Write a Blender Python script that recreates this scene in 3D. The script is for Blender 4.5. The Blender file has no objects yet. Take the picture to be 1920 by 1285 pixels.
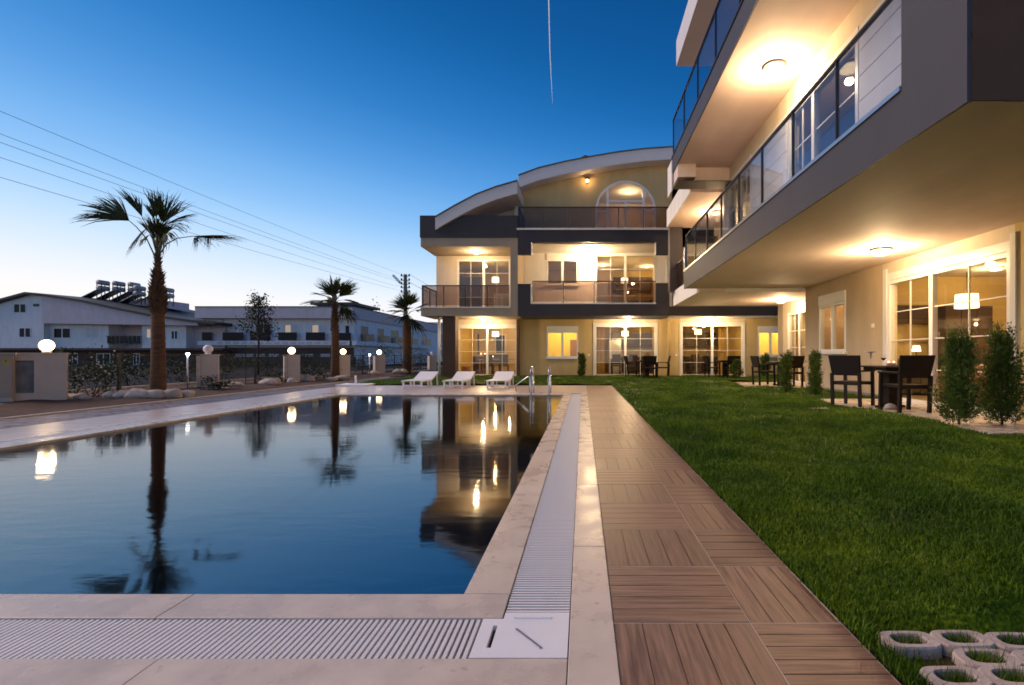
import bpy, math, random
import numpy as np
from mathutils import Vector, Matrix

random.seed(11)
rng = np.random.default_rng(7)
sc = bpy.context.scene
col = sc.collection
PI = math.pi

# ------------------------------------------------------------------ camera
HC = 0.95            # eye height
FPX, VX, VY = 948.0, 1093.0, 668.0
cd = bpy.data.cameras.new('camera')
cam = bpy.data.objects.new('camera', cd)
col.objects.link(cam)
cam.location = (0, 0, HC)
cam.rotation_euler = (PI/2, 0, 0)
cd.sensor_width = 36.0
cd.lens = FPX/1920*36.0
cd.shift_x = (960-VX)/1920
cd.shift_y = (VY-642.5)/1920
cd.clip_end = 8000
cd.clip_start = 0.05
sc.camera = cam

# ------------------------------------------------------------------ dusk sky
world = bpy.data.worlds.new('World')
sc.world = world
world.use_nodes = True
wn, wl = world.node_tree.nodes, world.node_tree.links
wn.clear()
def wmath(op, a, b=None):
    n = wn.new('ShaderNodeMath'); n.operation = op
    for i, v in enumerate((a, b)):
        if v is None: continue
        if isinstance(v, (int, float)): n.inputs[i].default_value = v
        else: wl.new(v, n.inputs[i])
    return n.outputs[0]
tc = wn.new('ShaderNodeTexCoord')
nv = wn.new('ShaderNodeVectorMath'); nv.operation = 'NORMALIZE'
wl.new(tc.outputs['Generated'], nv.inputs[0])
sx = wn.new('ShaderNodeSeparateXYZ'); wl.new(nv.outputs[0], sx.inputs[0])
X_, Y_, Z_ = sx.outputs
hl = wmath('SQRT', wmath('ADD', wmath('ADD', wmath('MULTIPLY', X_, X_), wmath('MULTIPLY', Y_, Y_)), 1e-5))
SUNAZ = math.radians(-86)
cdot = wmath('DIVIDE', wmath('ADD', wmath('MULTIPLY', X_, math.sin(SUNAZ)), wmath('MULTIPLY', Y_, math.cos(SUNAZ))), hl)
zc = wmath('MINIMUM', wmath('MULTIPLY', wmath('MAXIMUM', Z_, 0.0), 2.4), 1.0)
fz = wmath('ADD', Z_, wmath('MULTIPLY', wmath('MULTIPLY', wmath('SUBTRACT', 1.0, cdot), 0.17), wmath('ADD', wmath('MULTIPLY', zc, .75), .25)))
ramp = wn.new('ShaderNodeValToRGB')
ramp.color_ramp.interpolation = 'B_SPLINE'
fr = wmath('ADD', fz, 0.1)
fr = wmath('DIVIDE', fr, 1.4)
wl.new(fr, ramp.inputs[0])
SKY = [(-0.10, (1.05, .86, .74)), (0.04, (1.10, .93, .82)), (0.11, (.98, .95, .94)), (0.17, (.76, .86, 1.0)),
       (0.24, (.46, .70, .98)), (0.31, (.25, .53, .92)), (0.41, (.09, .33, .76)), (0.53, (.018, .19, .54)),
       (0.66, (.005, .10, .34)), (0.85, (.003, .055, .20)), (1.2, (.003, .04, .15))]
els = ramp.color_ramp.elements
while len(els) > 1: els.remove(els[-1])
for i, (f, c) in enumerate(SKY):
    p = min(1, (f+0.1)/1.4)
    e = els[0] if i == 0 else els.new(p)
    e.position = p; e.color = (*c, 1)
bg = wn.new('ShaderNodeBackground'); wl.new(ramp.outputs[0], bg.inputs[0]); bg.inputs[1].default_value = .81
wo = wn.new('ShaderNodeOutputWorld'); wl.new(bg.outputs[0], wo.inputs[0])

# broad afterglow of the sun that has just set beyond the fence
sd_ = bpy.data.lights.new('afterglow', 'SUN'); sd_.energy = 2.2; sd_.angle = math.radians(50); sd_.color = (1.0, .77, .66)
sun = bpy.data.objects.new('afterglow', sd_); col.objects.link(sun)
SEL = math.radians(38)
sun.rotation_euler = Vector((-math.sin(SUNAZ)*math.cos(SEL), -math.cos(SUNAZ)*math.cos(SEL), -math.sin(SEL))).to_track_quat('-Z', 'Y').to_euler()

sc.view_settings.view_transform = 'Standard'
sc.view_settings.look = 'None'
sc.view_settings.gamma = 1
sc.view_settings.exposure = 0.38
sc.view_settings.use_curve_mapping = False
sc.render.engine = 'CYCLES'
sc.cycles.use_denoising = True
sc.cycles.max_bounces = 10
sc.cycles.transparent_max_bounces = 24
sc.cycles.glossy_bounces = 4
sc.cycles.diffuse_bounces = 4
sc.cycles.sample_clamp_indirect = 6
sc.cycles.filter_width = 1.7
sc.cycles.use_adaptive_sampling = True
sc.cycles.adaptive_threshold = 0.015
sc.cycles.caustics_reflective = False
sc.cycles.caustics_refractive = False

def PX(px, Y): return (px-VX)*Y/FPX
def PZ(py, Y): return HC-(py-VY)*Y/FPX

# ------------------------------------------------------------------ materials
def new_mat(name):
    m = bpy.data.materials.new(name); m.use_nodes = True
    m.node_tree.nodes.clear()
    return m, m.node_tree.nodes, m.node_tree.links

def mat(name, c, rough=.6, var=.12, scale=3.0, bump=0.0, bscale=60.0, metal=0.0, spec=.5, rand=0.0,
        stretch=(1, 1, 1), c2=None, detail=5.0, coat=0.0, rvar=0.0, trans=0.0, spots=None, streak=0.0):
    m, n, l = new_mat(name)
    out = n.new('ShaderNodeOutputMaterial'); b = n.new('ShaderNodeBsdfPrincipled')
    l.new(b.outputs[0], out.inputs[0])
    t = n.new('ShaderNodeTexCoord'); mp = n.new('ShaderNodeMapping')
    oi = n.new('ShaderNodeObjectInfo')
    mp.inputs['Scale'].default_value = stretch
    l.new(t.outputs['Object'], mp.inputs[0])
    if rand:
        cx = n.new('ShaderNodeCombineXYZ')
        mu = n.new('ShaderNodeMath'); mu.operation = 'MULTIPLY'; mu.inputs[1].default_value = 37.0
        l.new(oi.outputs['Random'], mu.inputs[0])
        for i in range(3): l.new(mu.outputs[0], cx.inputs[i])
        l.new(cx.outputs[0], mp.inputs['Location'])
    nz = n.new('ShaderNodeTexNoise'); nz.inputs['Scale'].default_value = scale; nz.inputs['Detail'].default_value = detail
    nz.inputs['Roughness'].default_value = .62
    l.new(mp.outputs[0], nz.inputs['Vector'])
    rp = n.new('ShaderNodeValToRGB')
    rp.color_ramp.elements[0].position = .3; rp.color_ramp.elements[1].position = .7
    if c2 is None:
        ca = tuple(max(0, x*(1-var)) for x in c); cb = tuple(min(1, x*(1+var)) for x in c)
    else: ca, cb = c, c2
    rp.color_ramp.elements[0].color = (*ca, 1); rp.color_ramp.elements[1].color = (*cb, 1)
    l.new(nz.outputs['Fac'], rp.inputs[0])
    cur = rp.outputs[0]
    if spots:
        n2 = n.new('ShaderNodeTexNoise'); n2.inputs['Scale'].default_value = spots[0]; n2.inputs['Detail'].default_value = 6
        l.new(mp.outputs[0], n2.inputs['Vector'])
        r2 = n.new('ShaderNodeValToRGB'); r2.color_ramp.elements[0].position = spots[1]; r2.color_ramp.elements[1].position = spots[1]+.08
        r2.color_ramp.elements[0].color = (0, 0, 0, 1); r2.color_ramp.elements[1].color = (1, 1, 1, 1)
        l.new(n2.outputs['Fac'], r2.inputs[0])
        mx = n.new('ShaderNodeMix'); mx.data_type = 'RGBA'
        l.new(r2.outputs[0], mx.inputs['Factor']); l.new(cur, mx.inputs['A']); mx.inputs['B'].default_value = (*spots[2], 1)
        cur = mx.outputs['Result']
    if streak:
        m3 = n.new('ShaderNodeMapping'); m3.inputs['Scale'].default_value = (1.3, 1.3, .3); l.new(t.outputs['Object'], m3.inputs[0])
        n3 = n.new('ShaderNodeTexNoise'); n3.inputs['Scale'].default_value = 1.6; n3.inputs['Detail'].default_value = 6; n3.inputs['Roughness'].default_value = .7
        l.new(m3.outputs[0], n3.inputs['Vector'])
        r3 = n.new('ShaderNodeMapRange'); r3.inputs['From Min'].default_value = .35; r3.inputs['From Max'].default_value = .68
        r3.inputs['To Min'].default_value = 1-streak; r3.inputs['To Max'].default_value = 1+streak*.35; l.new(n3.outputs['Fac'], r3.inputs['Value'])
        h3 = n.new('ShaderNodeHueSaturation'); l.new(r3.outputs[0], h3.inputs['Value']); l.new(cur, h3.inputs['Color']); cur = h3.outputs[0]
    if rand:
        hs = n.new('ShaderNodeHueSaturation')
        mr = n.new('ShaderNodeMapRange'); mr.inputs['To Min'].default_value = 1-rand; mr.inputs['To Max'].default_value = 1+rand
        l.new(oi.outputs['Random'], mr.inputs['Value']); l.new(mr.outputs[0], hs.inputs['Value']); l.new(cur, hs.inputs['Color'])
        cur = hs.outputs[0]
    l.new(cur, b.inputs['Base Color'])
    b.inputs['Roughness'].default_value = rough
    if rvar:
        mr2 = n.new('ShaderNodeMapRange'); mr2.inputs['To Min'].default_value = max(0, rough-rvar); mr2.inputs['To Max'].default_value = min(1, rough+rvar)
        mr2.inputs['From Min'].default_value = .3; mr2.inputs['From Max'].default_value = .7
        l.new(nz.outputs['Fac'], mr2.inputs['Value']); l.new(mr2.outputs[0], b.inputs['Roughness'])
    b.inputs['Metallic'].default_value = metal
    b.inputs['Specular IOR Level'].default_value = spec
    b.inputs['Coat Weight'].default_value = coat
    if trans:
        b.inputs['Subsurface Weight'].default_value = 0
    if bump:
        nb = n.new('ShaderNodeTexNoise'); nb.inputs['Scale'].default_value = bscale; nb.inputs['Detail'].default_value = 4
        l.new(mp.outputs[0], nb.inputs['Vector'])
        bm_ = n.new('ShaderNodeBump'); bm_.inputs['Strength'].default_value = bump; bm_.inputs['Distance'].default_value = .01
        l.new(nb.outputs['Fac'], bm_.inputs['Height']); l.new(bm_.outputs[0], b.inputs['Normal'])
    return m

def emis(name, c, s):
    m, n, l = new_mat(name)
    out = n.new('ShaderNodeOutputMaterial'); e = n.new('ShaderNodeEmission')
    e.inputs[0].default_value = (*c, 1); e.inputs[1].default_value = s
    l.new(e.outputs[0], out.inputs[0])
    return m

def glass(name, tint=(1, 1, 1), f0=.045, rough=0.0, gain=1.0):
    m, n, l = new_mat(name)
    out = n.new('ShaderNodeOutputMaterial')
    tr = n.new('ShaderNodeBsdfTransparent'); tr.inputs[0].default_value = (*tint, 1)
    gl = n.new('ShaderNodeBsdfGlossy'); gl.inputs['Roughness'].default_value = rough
    lw = n.new('ShaderNodeLayerWeight'); lw.inputs['Blend'].default_value = .5
    p = n.new('ShaderNodeMath'); p.operation = 'POWER'; p.inputs[1].default_value = 5.0
    l.new(lw.outputs['Facing'], p.inputs[0])
    mu = n.new('ShaderNodeMath'); mu.operation = 'MULTIPLY_ADD'; mu.inputs[1].default_value = (1-f0)*gain; mu.inputs[2].default_value = f0
    l.new(p.outputs[0], mu.inputs[0])
    mx = n.new('ShaderNodeMixShader')
    l.new(mu.outputs[0], mx.inputs[0]); l.new(tr.outputs[0], mx.inputs[1]); l.new(gl.outputs[0], mx.inputs[2])
    l.new(mx.outputs[0], out.inputs[0])
    return m

def water_mat():
    m, n, l = new_mat('pool_water')
    out = n.new('ShaderNodeOutputMaterial')
    tr = n.new('ShaderNodeBsdfTransparent'); tr.inputs[0].default_value = (.30, .55, .74, 1)
    gl = n.new('ShaderNodeBsdfGlossy'); gl.inputs['Roughness'].default_value = .05
    t = n.new('ShaderNodeTexCoord'); mp = n.new('ShaderNodeMapping'); mp.inputs['Scale'].default_value = (1, 2.6, 1)
    l.new(t.outputs['Object'], mp.inputs[0])
    nz = n.new('ShaderNodeTexNoise'); nz.inputs['Scale'].default_value = 3.6; nz.inputs['Detail'].default_value = 4.5
    l.new(mp.outputs[0], nz.inputs['Vector'])
    nz2 = n.new('ShaderNodeTexNoise'); nz2.inputs['Scale'].default_value = .35; nz2.inputs['Detail'].default_value = 2
    l.new(mp.outputs[0], nz2.inputs['Vector'])
    r2 = n.new('ShaderNodeMapRange'); r2.inputs['From Min'].default_value = .38; r2.inputs['From Max'].default_value = .68
    r2.inputs['To Min'].default_value = .10; r2.inputs['To Max'].default_value = 1.0
    l.new(nz2.outputs['Fac'], r2.inputs['Value'])
    mm = n.new('ShaderNodeMath'); mm.operation = 'MULTIPLY'
    l.new(nz.outputs['Fac'], mm.inputs[0]); l.new(r2.outputs[0], mm.inputs[1])
    bp = n.new('ShaderNodeBump'); bp.inputs['Strength'].default_value = .042; bp.inputs['Distance'].default_value = .05
    l.new(mm.outputs[0], bp.inputs['Height'])
    l.new(bp.outputs[0], gl.inputs['Normal'])
    fr_ = n.new('ShaderNodeFresnel'); fr_.inputs['IOR'].default_value = 3.4
    l.new(bp.outputs[0], fr_.inputs['Normal'])
    mx = n.new('ShaderNodeMixShader')
    l.new(fr_.outputs[0], mx.inputs[0]); l.new(tr.outputs[0], mx.inputs[1]); l.new(gl.outputs[0], mx.inputs[2])
    l.new(mx.outputs[0], out.inputs[0])
    return m

def leaf_mat(name, c, c2, rough=.55):
    m, n, l = new_mat(name)
    out = n.new('ShaderNodeOutputMaterial')
    t = n.new('ShaderNodeTexCoord')
    nz = n.new('ShaderNodeTexNoise'); nz.inputs['Scale'].default_value = 9; nz.inputs['Detail'].default_value = 4
    l.new(t.outputs['Object'], nz.inputs['Vector'])
    rp = n.new('ShaderNodeValToRGB'); rp.color_ramp.elements[0].position = .32; rp.color_ramp.elements[1].position = .68
    rp.color_ramp.elements[0].color = (*c, 1); rp.color_ramp.elements[1].color = (*c2, 1)
    l.new(nz.outputs['Fac'], rp.inputs[0])
    b = n.new('ShaderNodeBsdfPrincipled'); l.new(rp.outputs[0], b.inputs['Base Color']); b.inputs['Roughness'].default_value = rough
    b.inputs['Specular IOR Level'].default_value = .3
    ts = n.new('ShaderNodeBsdfTranslucent'); l.new(rp.outputs[0], ts.inputs[0])
    mx = n.new('ShaderNodeMixShader'); mx.inputs[0].default_value = .28
    l.new(b.outputs[0], mx.inputs[1]); l.new(ts.outputs[0], mx.inputs[2]); l.new(mx.outputs[0], out.inputs[0])
    return m

def grass_mat(name, big=.6):
    m, n, l = new_mat(name)
    out = n.new('ShaderNodeOutputMaterial')
    t = n.new('ShaderNodeTexCoord')
    nz = n.new('ShaderNodeTexNoise'); nz.inputs['Scale'].default_value = 1.3; nz.inputs['Detail'].default_value = 5
    l.new(t.outputs['Object'], nz.inputs['Vector'])
    n2 = n.new('ShaderNodeTexNoise'); n2.inputs['Scale'].default_value = 55; n2.inputs['Detail'].default_value = 2
    l.new(t.outputs['Object'], n2.inputs['Vector'])
    ad = n.new('ShaderNodeMath'); ad.operation = 'MULTIPLY_ADD'; ad.inputs[1].default_value = .5; 
    l.new(n2.outputs['Fac'], ad.inputs[0])
    hf = n.new('ShaderNodeMath'); hf.operation = 'MULTIPLY'; hf.inputs[1].default_value = .5
    l.new(nz.outputs['Fac'], hf.inputs[0]); l.new(hf.outputs[0], ad.inputs[2])
    rp = n.new('ShaderNodeValToRGB')
    nz.inputs['Roughness'].default_value = .7
    e = rp.color_ramp.elements
    e[0].position = .38; e[0].color = (.019, .046, .003, 1)
    e[1].position = .62; e[1].color = (.19, .25, .010, 1)
    x = e.new(.52); x.color = (.064, .130, .003, 1)
    l.new(ad.outputs[0], rp.inputs[0])
    b = n.new('ShaderNodeBsdfPrincipled'); l.new(rp.outputs[0], b.inputs['Base Color']); b.inputs['Roughness'].default_value = .6
    b.inputs['Specular IOR Level'].default_value = .25
    ts = n.new('ShaderNodeBsdfTranslucent'); l.new(rp.outputs[0], ts.inputs[0])
    mx = n.new('ShaderNodeMixShader'); mx.inputs[0].default_value = .3
    l.new(b.outputs[0], mx.inputs[1]); l.new(ts.outputs[0], mx.inputs[2]); l.new(mx.outputs[0], out.inputs[0])
    return m

WARM = (1.0, .62, .27)
M = dict(
    travertine=mat('travertine', (.48, .39, .31), .30, scale=5, c2=(.62, .52, .43), bump=.06, bscale=90, rand=.05, rvar=.12, spots=(16, .66, (.36, .26, .20)), spec=.35),
    grate=mat('grate_plastic', (.66, .64, .64), .4, var=.05, scale=8, bump=.04),
    plate=mat('white_plastic', (.76, .74, .75), .35, var=.03, scale=6, spots=(22, .68, (.64, .62, .60))),
    slot=mat('slot_shadow', (.05, .05, .05), .8),
    channel=mat('channel_grey', (.10, .095, .09), .7, bump=.1),
    wood_x=mat('wood_look_along_x', (.066, .029, .018), .40, scale=2.6, c2=(.30, .165, .112), stretch=(1.2, 22, 8), rand=.16, bump=.05, bscale=6, rvar=.1, detail=7),
    wood_y=mat('wood_look_along_y', (.066, .029, .018), .40, scale=2.6, c2=(.30, .165, .112), stretch=(22, 1.2, 8), rand=.16, bump=.05, bscale=6, rvar=.1, detail=7),
    deckstone=mat('pink_deck_stone', (.46, .36, .31), .30, scale=1.4, c2=(.51, .40, .345), rand=.07, bump=.05),
    grout=mat('pale_grout', (.52, .42, .33), .7, var=.1),
    pool_tile=mat('pool_mosaic', (.010, .085, .19), .3, var=.2, scale=30),
    paver=mat('grey_red_paver', (.085, .065, .07), .55, scale=1.2, c2=(.20, .16, .17), bump=.15, bscale=40),
    kerb=mat('kerb_concrete', (.45, .36, .28), .7, bump=.15),
    soil=mat('red_soil', (.032, .013, .007), .95, scale=4, c2=(.085, .036, .020), bump=.9, bscale=14),
    ground=mat('rough_ground', (.024, .022, .018), 1.0, spec=.03, scale=.6, c2=(.06, .054, .045), bump=.5, bscale=4),
    asphalt=mat('asphalt', (.028, .028, .030), .95, spec=.05, var=.2, scale=6, bump=.3, bscale=80),
    cream=mat('cream_plaster', streak=.11, c=(.68, .57, .43), rough=.75, var=.05, scale=1.2, bump=.06, bscale=160),
    white=mat('white_plaster', streak=.11, c=(.76, .72, .66), rough=.7, var=.04, scale=1.5, bump=.05, bscale=160),
    khaki=mat('khaki_plaster', streak=.11, c=(.58, .42, .19), rough=.8, var=.07, scale=1.1, bump=.1, bscale=160),
    tan=mat('tan_plaster', streak=.11, c=(.60, .45, .28), rough=.8, var=.06, scale=1.0, bump=.1, bscale=160),
    taupe=mat('taupe_plaster', streak=.11, c=(.36, .29, .21), rough=.8, var=.06, scale=1.0, bump=.08, bscale=160),
    charcoal=mat('charcoal_render', streak=.11, c=(.032, .026, .030), rough=.65, var=.12, scale=1.2, bump=.1, bscale=140),
    fascia=mat('purple_grey_render', streak=.11, c=(.044, .039, .044), rough=.6, var=.07, scale=.9, bump=.08, bscale=150),
    soffit=mat('soffit_paint', (.70, .555, .475), .75, var=.10, scale=1.1, bump=.22, bscale=7, stretch=(1, .35, 1)),
    brown=mat('dark_brown_render', (.085, .040, .020), .75, var=.12),
    roofwhite=mat('white_roof_trim', (.60, .57, .58), .6, var=.04, scale=1.5),
    rooftop=mat('roof_covering', (.10, .09, .09), .8, var=.15),
    frame=mat('white_frame', (.78, .75, .70), .35, var=.03, scale=4),
    metal=mat('steel', (.62, .62, .64), .22, var=.05, metal=1.0),
    alu=mat('brushed_aluminium', (.45, .45, .47), .35, var=.05, metal=.9),
    dark_metal=mat('dark_metal', (.025, .022, .024), .45, var=.1, metal=.2),
    black=mat('black_paint', (.012, .011, .012), .5),
    glass=glass('clear_glass', (.97, .97, .95)),
    smoked=glass('smoked_glass', (.66, .58, .54), f0=.022, gain=.7),
    balglass=glass('balcony_glass', (.72, .76, .84), f0=.06, gain=1.0),
    rattan=mat('dark_rattan', (.010, .005, .003), .6, spec=.25, var=.3, scale=90, bump=.5, bscale=120),
    darkwood=mat('dark_wood', (.030, .017, .010), .45, var=.25, stretch=(14, 2, 2)),
    oak=mat('mid_wood', (.26, .13, .05), .45, scale=3, c2=(.38, .20, .08), stretch=(10, 2, 2)),
    wfloor=mat('interior_floor', (.36, .25, .14), .35, var=.15, stretch=(8, 1, 1)),
    iwall=mat('interior_wall', (.52, .37, .13), .8, var=.05),
    ywall=mat('yellow_wall', (.86, .74, .12), .8, var=.04),
    iceil=mat('interior_ceiling', (.74, .66, .52), .8, var=.03),
    cabinet=mat('cabinet_dark', (.045, .025, .016), .3, var=.2, stretch=(2, 2, 12)),
    cabinet_lt=mat('cabinet_cream', (.60, .48, .30), .3, var=.05),
    fridge=mat('fridge_silver', (.50, .46, .40), .3, var=.05, metal=.5),
    fabric=mat('white_fabric', (.70, .64, .56), .85, var=.06, bump=.2, bscale=90),
    sofa=mat('brown_sofa', (.30, .13, .045), .7, var=.1, bump=.2, bscale=60),
    curtain=mat('gold_curtain', (.55, .36, .10), .8, var=.12, stretch=(12, 12, .5)),
    wine=mat('red_wine', (.05, .004, .006), .1),
    candle=mat('pink_candle', (.75, .42, .34), .5),
    pinkglobe=mat('globe_unlit', (.78, .66, .66), .35, var=.03),
    lounger=mat('white_resin', (.76, .75, .77), .45, var=.03),
    pillar=mat('pillar_render', streak=.11, c=(.60, .47, .38), rough=.8, var=.08, scale=2, bump=.15, bscale=90),
    cabinet_ext=mat('utility_beige', (.38, .29, .22), .6, var=.06),
    panelgrey=mat('panel_grey', (.20, .18, .17), .6, var=.25, scale=6),
    yellow=mat('sticker_yellow', (.55, .36, .02), .5, var=.05),
    stone=mat('pale_stone', (.36, .29, .24), .85, scale=6, c2=(.52, .44, .38), bump=.4, bscale=20, rand=.15),
    bark=mat('palm_bark', (.055, .023, .010), .95, scale=5, c2=(.14, .066, .030), stretch=(1, 1, 6), bump=.9, bscale=14),
    stub=mat('palm_stub', (.045, .020, .009), .95, c2=(.12, .06, .028), scale=8),
    palm=leaf_mat('palm_leaf', (.016, .026, .008), (.045, .060, .016)),
    petiole=mat('petiole', (.10, .10, .06), .6),
    thuja=leaf_mat('thuja_leaf', (.026, .062, .010), (.125, .175, .026)),
    bush=leaf_mat('bush_leaf', (.009, .018, .006), (.030, .044, .014)),
    treeleaf=leaf_mat('tree_leaf', (.018, .022, .013), (.05, .055, .028)),
    flower=mat('pale_blossom', (.62, .56, .50), .7),
    twig=mat('twig', (.05, .035, .022), .9),
    lawn=grass_mat('lawn_base'), grass=grass_mat('grass_blade'),
    paverc=mat('turf_paver_concrete', (.38, .29, .245), .95, scale=9, c2=(.56, .45, .39), bump=.5, bscale=60),
    housewhite=mat('house_white', streak=.11, c=(.68, .69, .74), rough=.8, var=.05),
    houselav=mat('house_lavender', streak=.11, c=(.55, .48, .53), rough=.8, var=.05),
    housedark=mat('house_dark_brick', (.085, .055, .048), .9, var=.2, scale=5),
    housewin=mat('house_window_dark', (.012, .014, .022), .3, var=.2, spec=.12),
    houseblind=mat('house_blind', (.55, .55, .60), .7, var=.05),
    housestone=mat('house_stone', (.055, .042, .038), .9, var=.25, scale=4),
    roofdark=mat('dark_roof', (.028, .034, .036), .6, var=.2),
    solar=mat('solar_panel', (.03, .055, .10), .12, var=.2),
    tank=mat('solar_tank', (.30, .31, .34), .4, var=.1),
    concretepole=mat('concrete_pole', (.16, .15, .14), .9, var=.15),
    wire=mat('cable', (.24, .26, .31), .6),
    contrail=mat('contrail_ice', (.92, .92, .92), 1.0, var=.02),
    lamp=emis('lamp_warm', (1.0, .66, .30), 7), lamp_hot=emis('lamp_warm_bright', (1.0, .72, .38), 9),
    lamp_soft=emis('lamp_warm_soft', (1.0, .62, .26), 6),
    globe=emis('globe_lit', (1.0, .72, .40), 7), globe_far=emis('globe_far', (1.0, .74, .40), 6),
    lantern=emis('lantern_glow', (1.0, .62, .26), 7),
    led=emis('led_white', (.90, .95, 1.0), 8),
    pendant=emis('pendant_shade', (1.0, .74, .40), 3.2), ilamp=emis('interior_lamp', (1.0, .66, .27), 6),
    flame=emis('candle_flame', (1.0, .55, .25), 14),
    farwin=emis('far_lit_window', (1.0, .78, .45), .8), farwin_dim=emis('far_dim_window', (1.0, .80, .62), .30),
    water=water_mat(),
)

# ------------------------------------------------------------------ mesh helper
ORIGIN = {}
class MB:
    def __init__(s): s.v = []; s.f = []
    def add(s, vs, fs):
        o = len(s.v); s.v.extend([tuple(p) for p in vs]); s.f.extend([tuple(i+o for i in f) for f in fs]); return s
    def box(s, x0, x1, y0, y1, z0, z1):
        x0, x1 = min(x0, x1), max(x0, x1); y0, y1 = min(y0, y1), max(y0, y1); z0, z1 = min(z0, z1), max(z0, z1)
        return s.add([(x0,y0,z0),(x1,y0,z0),(x1,y1,z0),(x0,y1,z0),(x0,y0,z1),(x1,y0,z1),(x1,y1,z1),(x0,y1,z1)],
              [(0,3,2,1),(4,5,6,7),(0,1,5,4),(1,2,6,5),(2,3,7,6),(3,0,4,7)])
    def hexa(s, p): # 8 points bottom ring then top ring
        return s.add(p, [(0,3,2,1),(4,5,6,7),(0,1,5,4),(1,2,6,5),(2,3,7,6),(3,0,4,7)])
    def prism(s, pts, axis, a, b):
        n = len(pts)
        def P(p, t):
            if axis == 'y': return (p[0], t, p[1])
            if axis == 'x': return (t, p[0], p[1])
            return (p[0], p[1], t)
        vs = [P(p, a) for p in pts]+[P(p, b) for p in pts]
        fs = [tuple(range(n))[::-1], tuple(range(n, 2*n))]+[(i, (i+1) % n, n+(i+1) % n, n+i) for i in range(n)]
        return s.add(vs, fs)
    def beam(s, p0, p1, w, h=None):   # rectangular bar between two points
        h = h or w
        p0, p1 = Vector(p0), Vector(p1); d = (p1-p0).normalized()
        up = Vector((0, 0, 1)) if abs(d.z) < .95 else Vector((0, 1, 0))
        a = d.cross(up).normalized()*w/2; b = a.cross(d).normalized()*h/2
        q = [p0-a-b, p0+a-b, p0+a+b, p0-a+b, p1-a-b, p1+a-b, p1+a+b, p1-a+b]
        return s.hexa(q)
    def tube(s, pts, rad, n=8, cap=True):
        pts = [Vector(p) for p in pts]; o = len(s.v); N = len(pts)
        if not hasattr(rad, '__len__'): rad = [rad]*N
        for i, p in enumerate(pts):
            d = (pts[min(i+1, N-1)]-pts[max(i-1, 0)]).normalized()
            up = Vector((0, 0, 1)) if abs(d.z) < .9 else Vector((0, 1, 0))
            a = d.cross(up).normalized(); b = a.cross(d)
            for k in range(n):
                t = 2*PI*k/n; s.v.append(tuple(p+(a*math.cos(t)+b*math.sin(t))*rad[i]))
        for i in range(N-1):
            for k in range(n):
                s.f.append((o+i*n+k, o+i*n+(k+1) % n, o+(i+1)*n+(k+1) % n, o+(i+1)*n+k))
        if cap:
            s.f.append(tuple(o+k for k in range(n))[::-1]); s.f.append(tuple(o+(N-1)*n+k for k in range(n)))
        return s
    def lathe(s, c, prof, n=16, sx=1, sy=1):
        o = len(s.v); N = len(prof)
        for r, z in prof:
            for k in range(n):
                t = 2*PI*k/n; s.v.append((c[0]+r*sx*math.cos(t), c[1]+r*sy*math.sin(t), c[2]+z))
        for i in range(N-1):
            for k in range(n):
                s.f.append((o+i*n+k, o+i*n+(k+1) % n, o+(i+1)*n+(k+1) % n, o+(i+1)*n+k))
        s.f.append(tuple(o+k for k in range(n))[::-1]); s.f.append(tuple(o+(N-1)*n+k for k in range(n)))
        return s
    def ball(s, c, r, n=14, m=8):
        return s.lathe(c, [(max(1e-4, r*math.sin(PI*i/m)), -r*math.cos(PI*i/m)) for i in range(m+1)], n)
    def build(s, name, m, parent=None, smooth=False, bevel=0, local=False):
        o = ORIGIN.get(parent.name, (0, 0, 0)) if (parent is not None and not local) else (0, 0, 0)
        me = bpy.data.meshes.new(name)
        vs = s.v if o == (0, 0, 0) else [(v[0]-o[0], v[1]-o[1], v[2]-o[2]) for v in s.v]
        me.from_pydata(vs, [], s.f)
        me.materials.append(M[m] if isinstance(m, str) else m)
        if smooth:
            me.polygons.foreach_set('use_smooth', [True]*len(me.polygons))
        ob = bpy.data.objects.new(name, me); col.objects.link(ob)
        if parent is not None:
            ob.parent = parent; ORIGIN[ob.name] = o
        if bevel:
            b = ob.modifiers.new('bevel', 'BEVEL'); b.width = bevel; b.segments = 2; b.limit_method = 'ANGLE'
        return ob

def tag(o, label=None, cat=None, group=None, kind=None):
    if label: o['label'] = label
    if cat: o['category'] = cat
    if group: o['group'] = group
    if kind: o['kind'] = kind
    return o
def thing(name, label, cat, loc=(0, 0, 0), rz=0, group=None):
    o = bpy.data.objects.new(name, None); col.objects.link(o); o.empty_display_size = .1
    o.location = loc; o.rotation_euler = (0, 0, rz)
    ORIGIN[o.name] = tuple(loc)
    return tag(o, label, cat, group)
def dup(root, loc, rz=0, label=None, group=None, scale=None):
    def cp(o, par):
        c = o.copy(); col.objects.link(c)
        if par is not None: c.parent = par
        for ch in list(o.children): cp(ch, c)
        return c
    r = cp(root, None); r.location = loc; r.rotation_euler = (0, 0, rz)
    if scale: r.scale = scale
    if label: r['label'] = label
    if group: r['group'] = group
    return r
def struct(mb, name, m, smooth=False, bevel=0):
    return tag(mb.build(name, m, None, smooth, bevel), kind='structure')
def piece(name, me, parent, loc):
    o = bpy.data.objects.new(name, me); col.objects.link(o); o.parent = parent; o.location = loc
    return o

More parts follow.
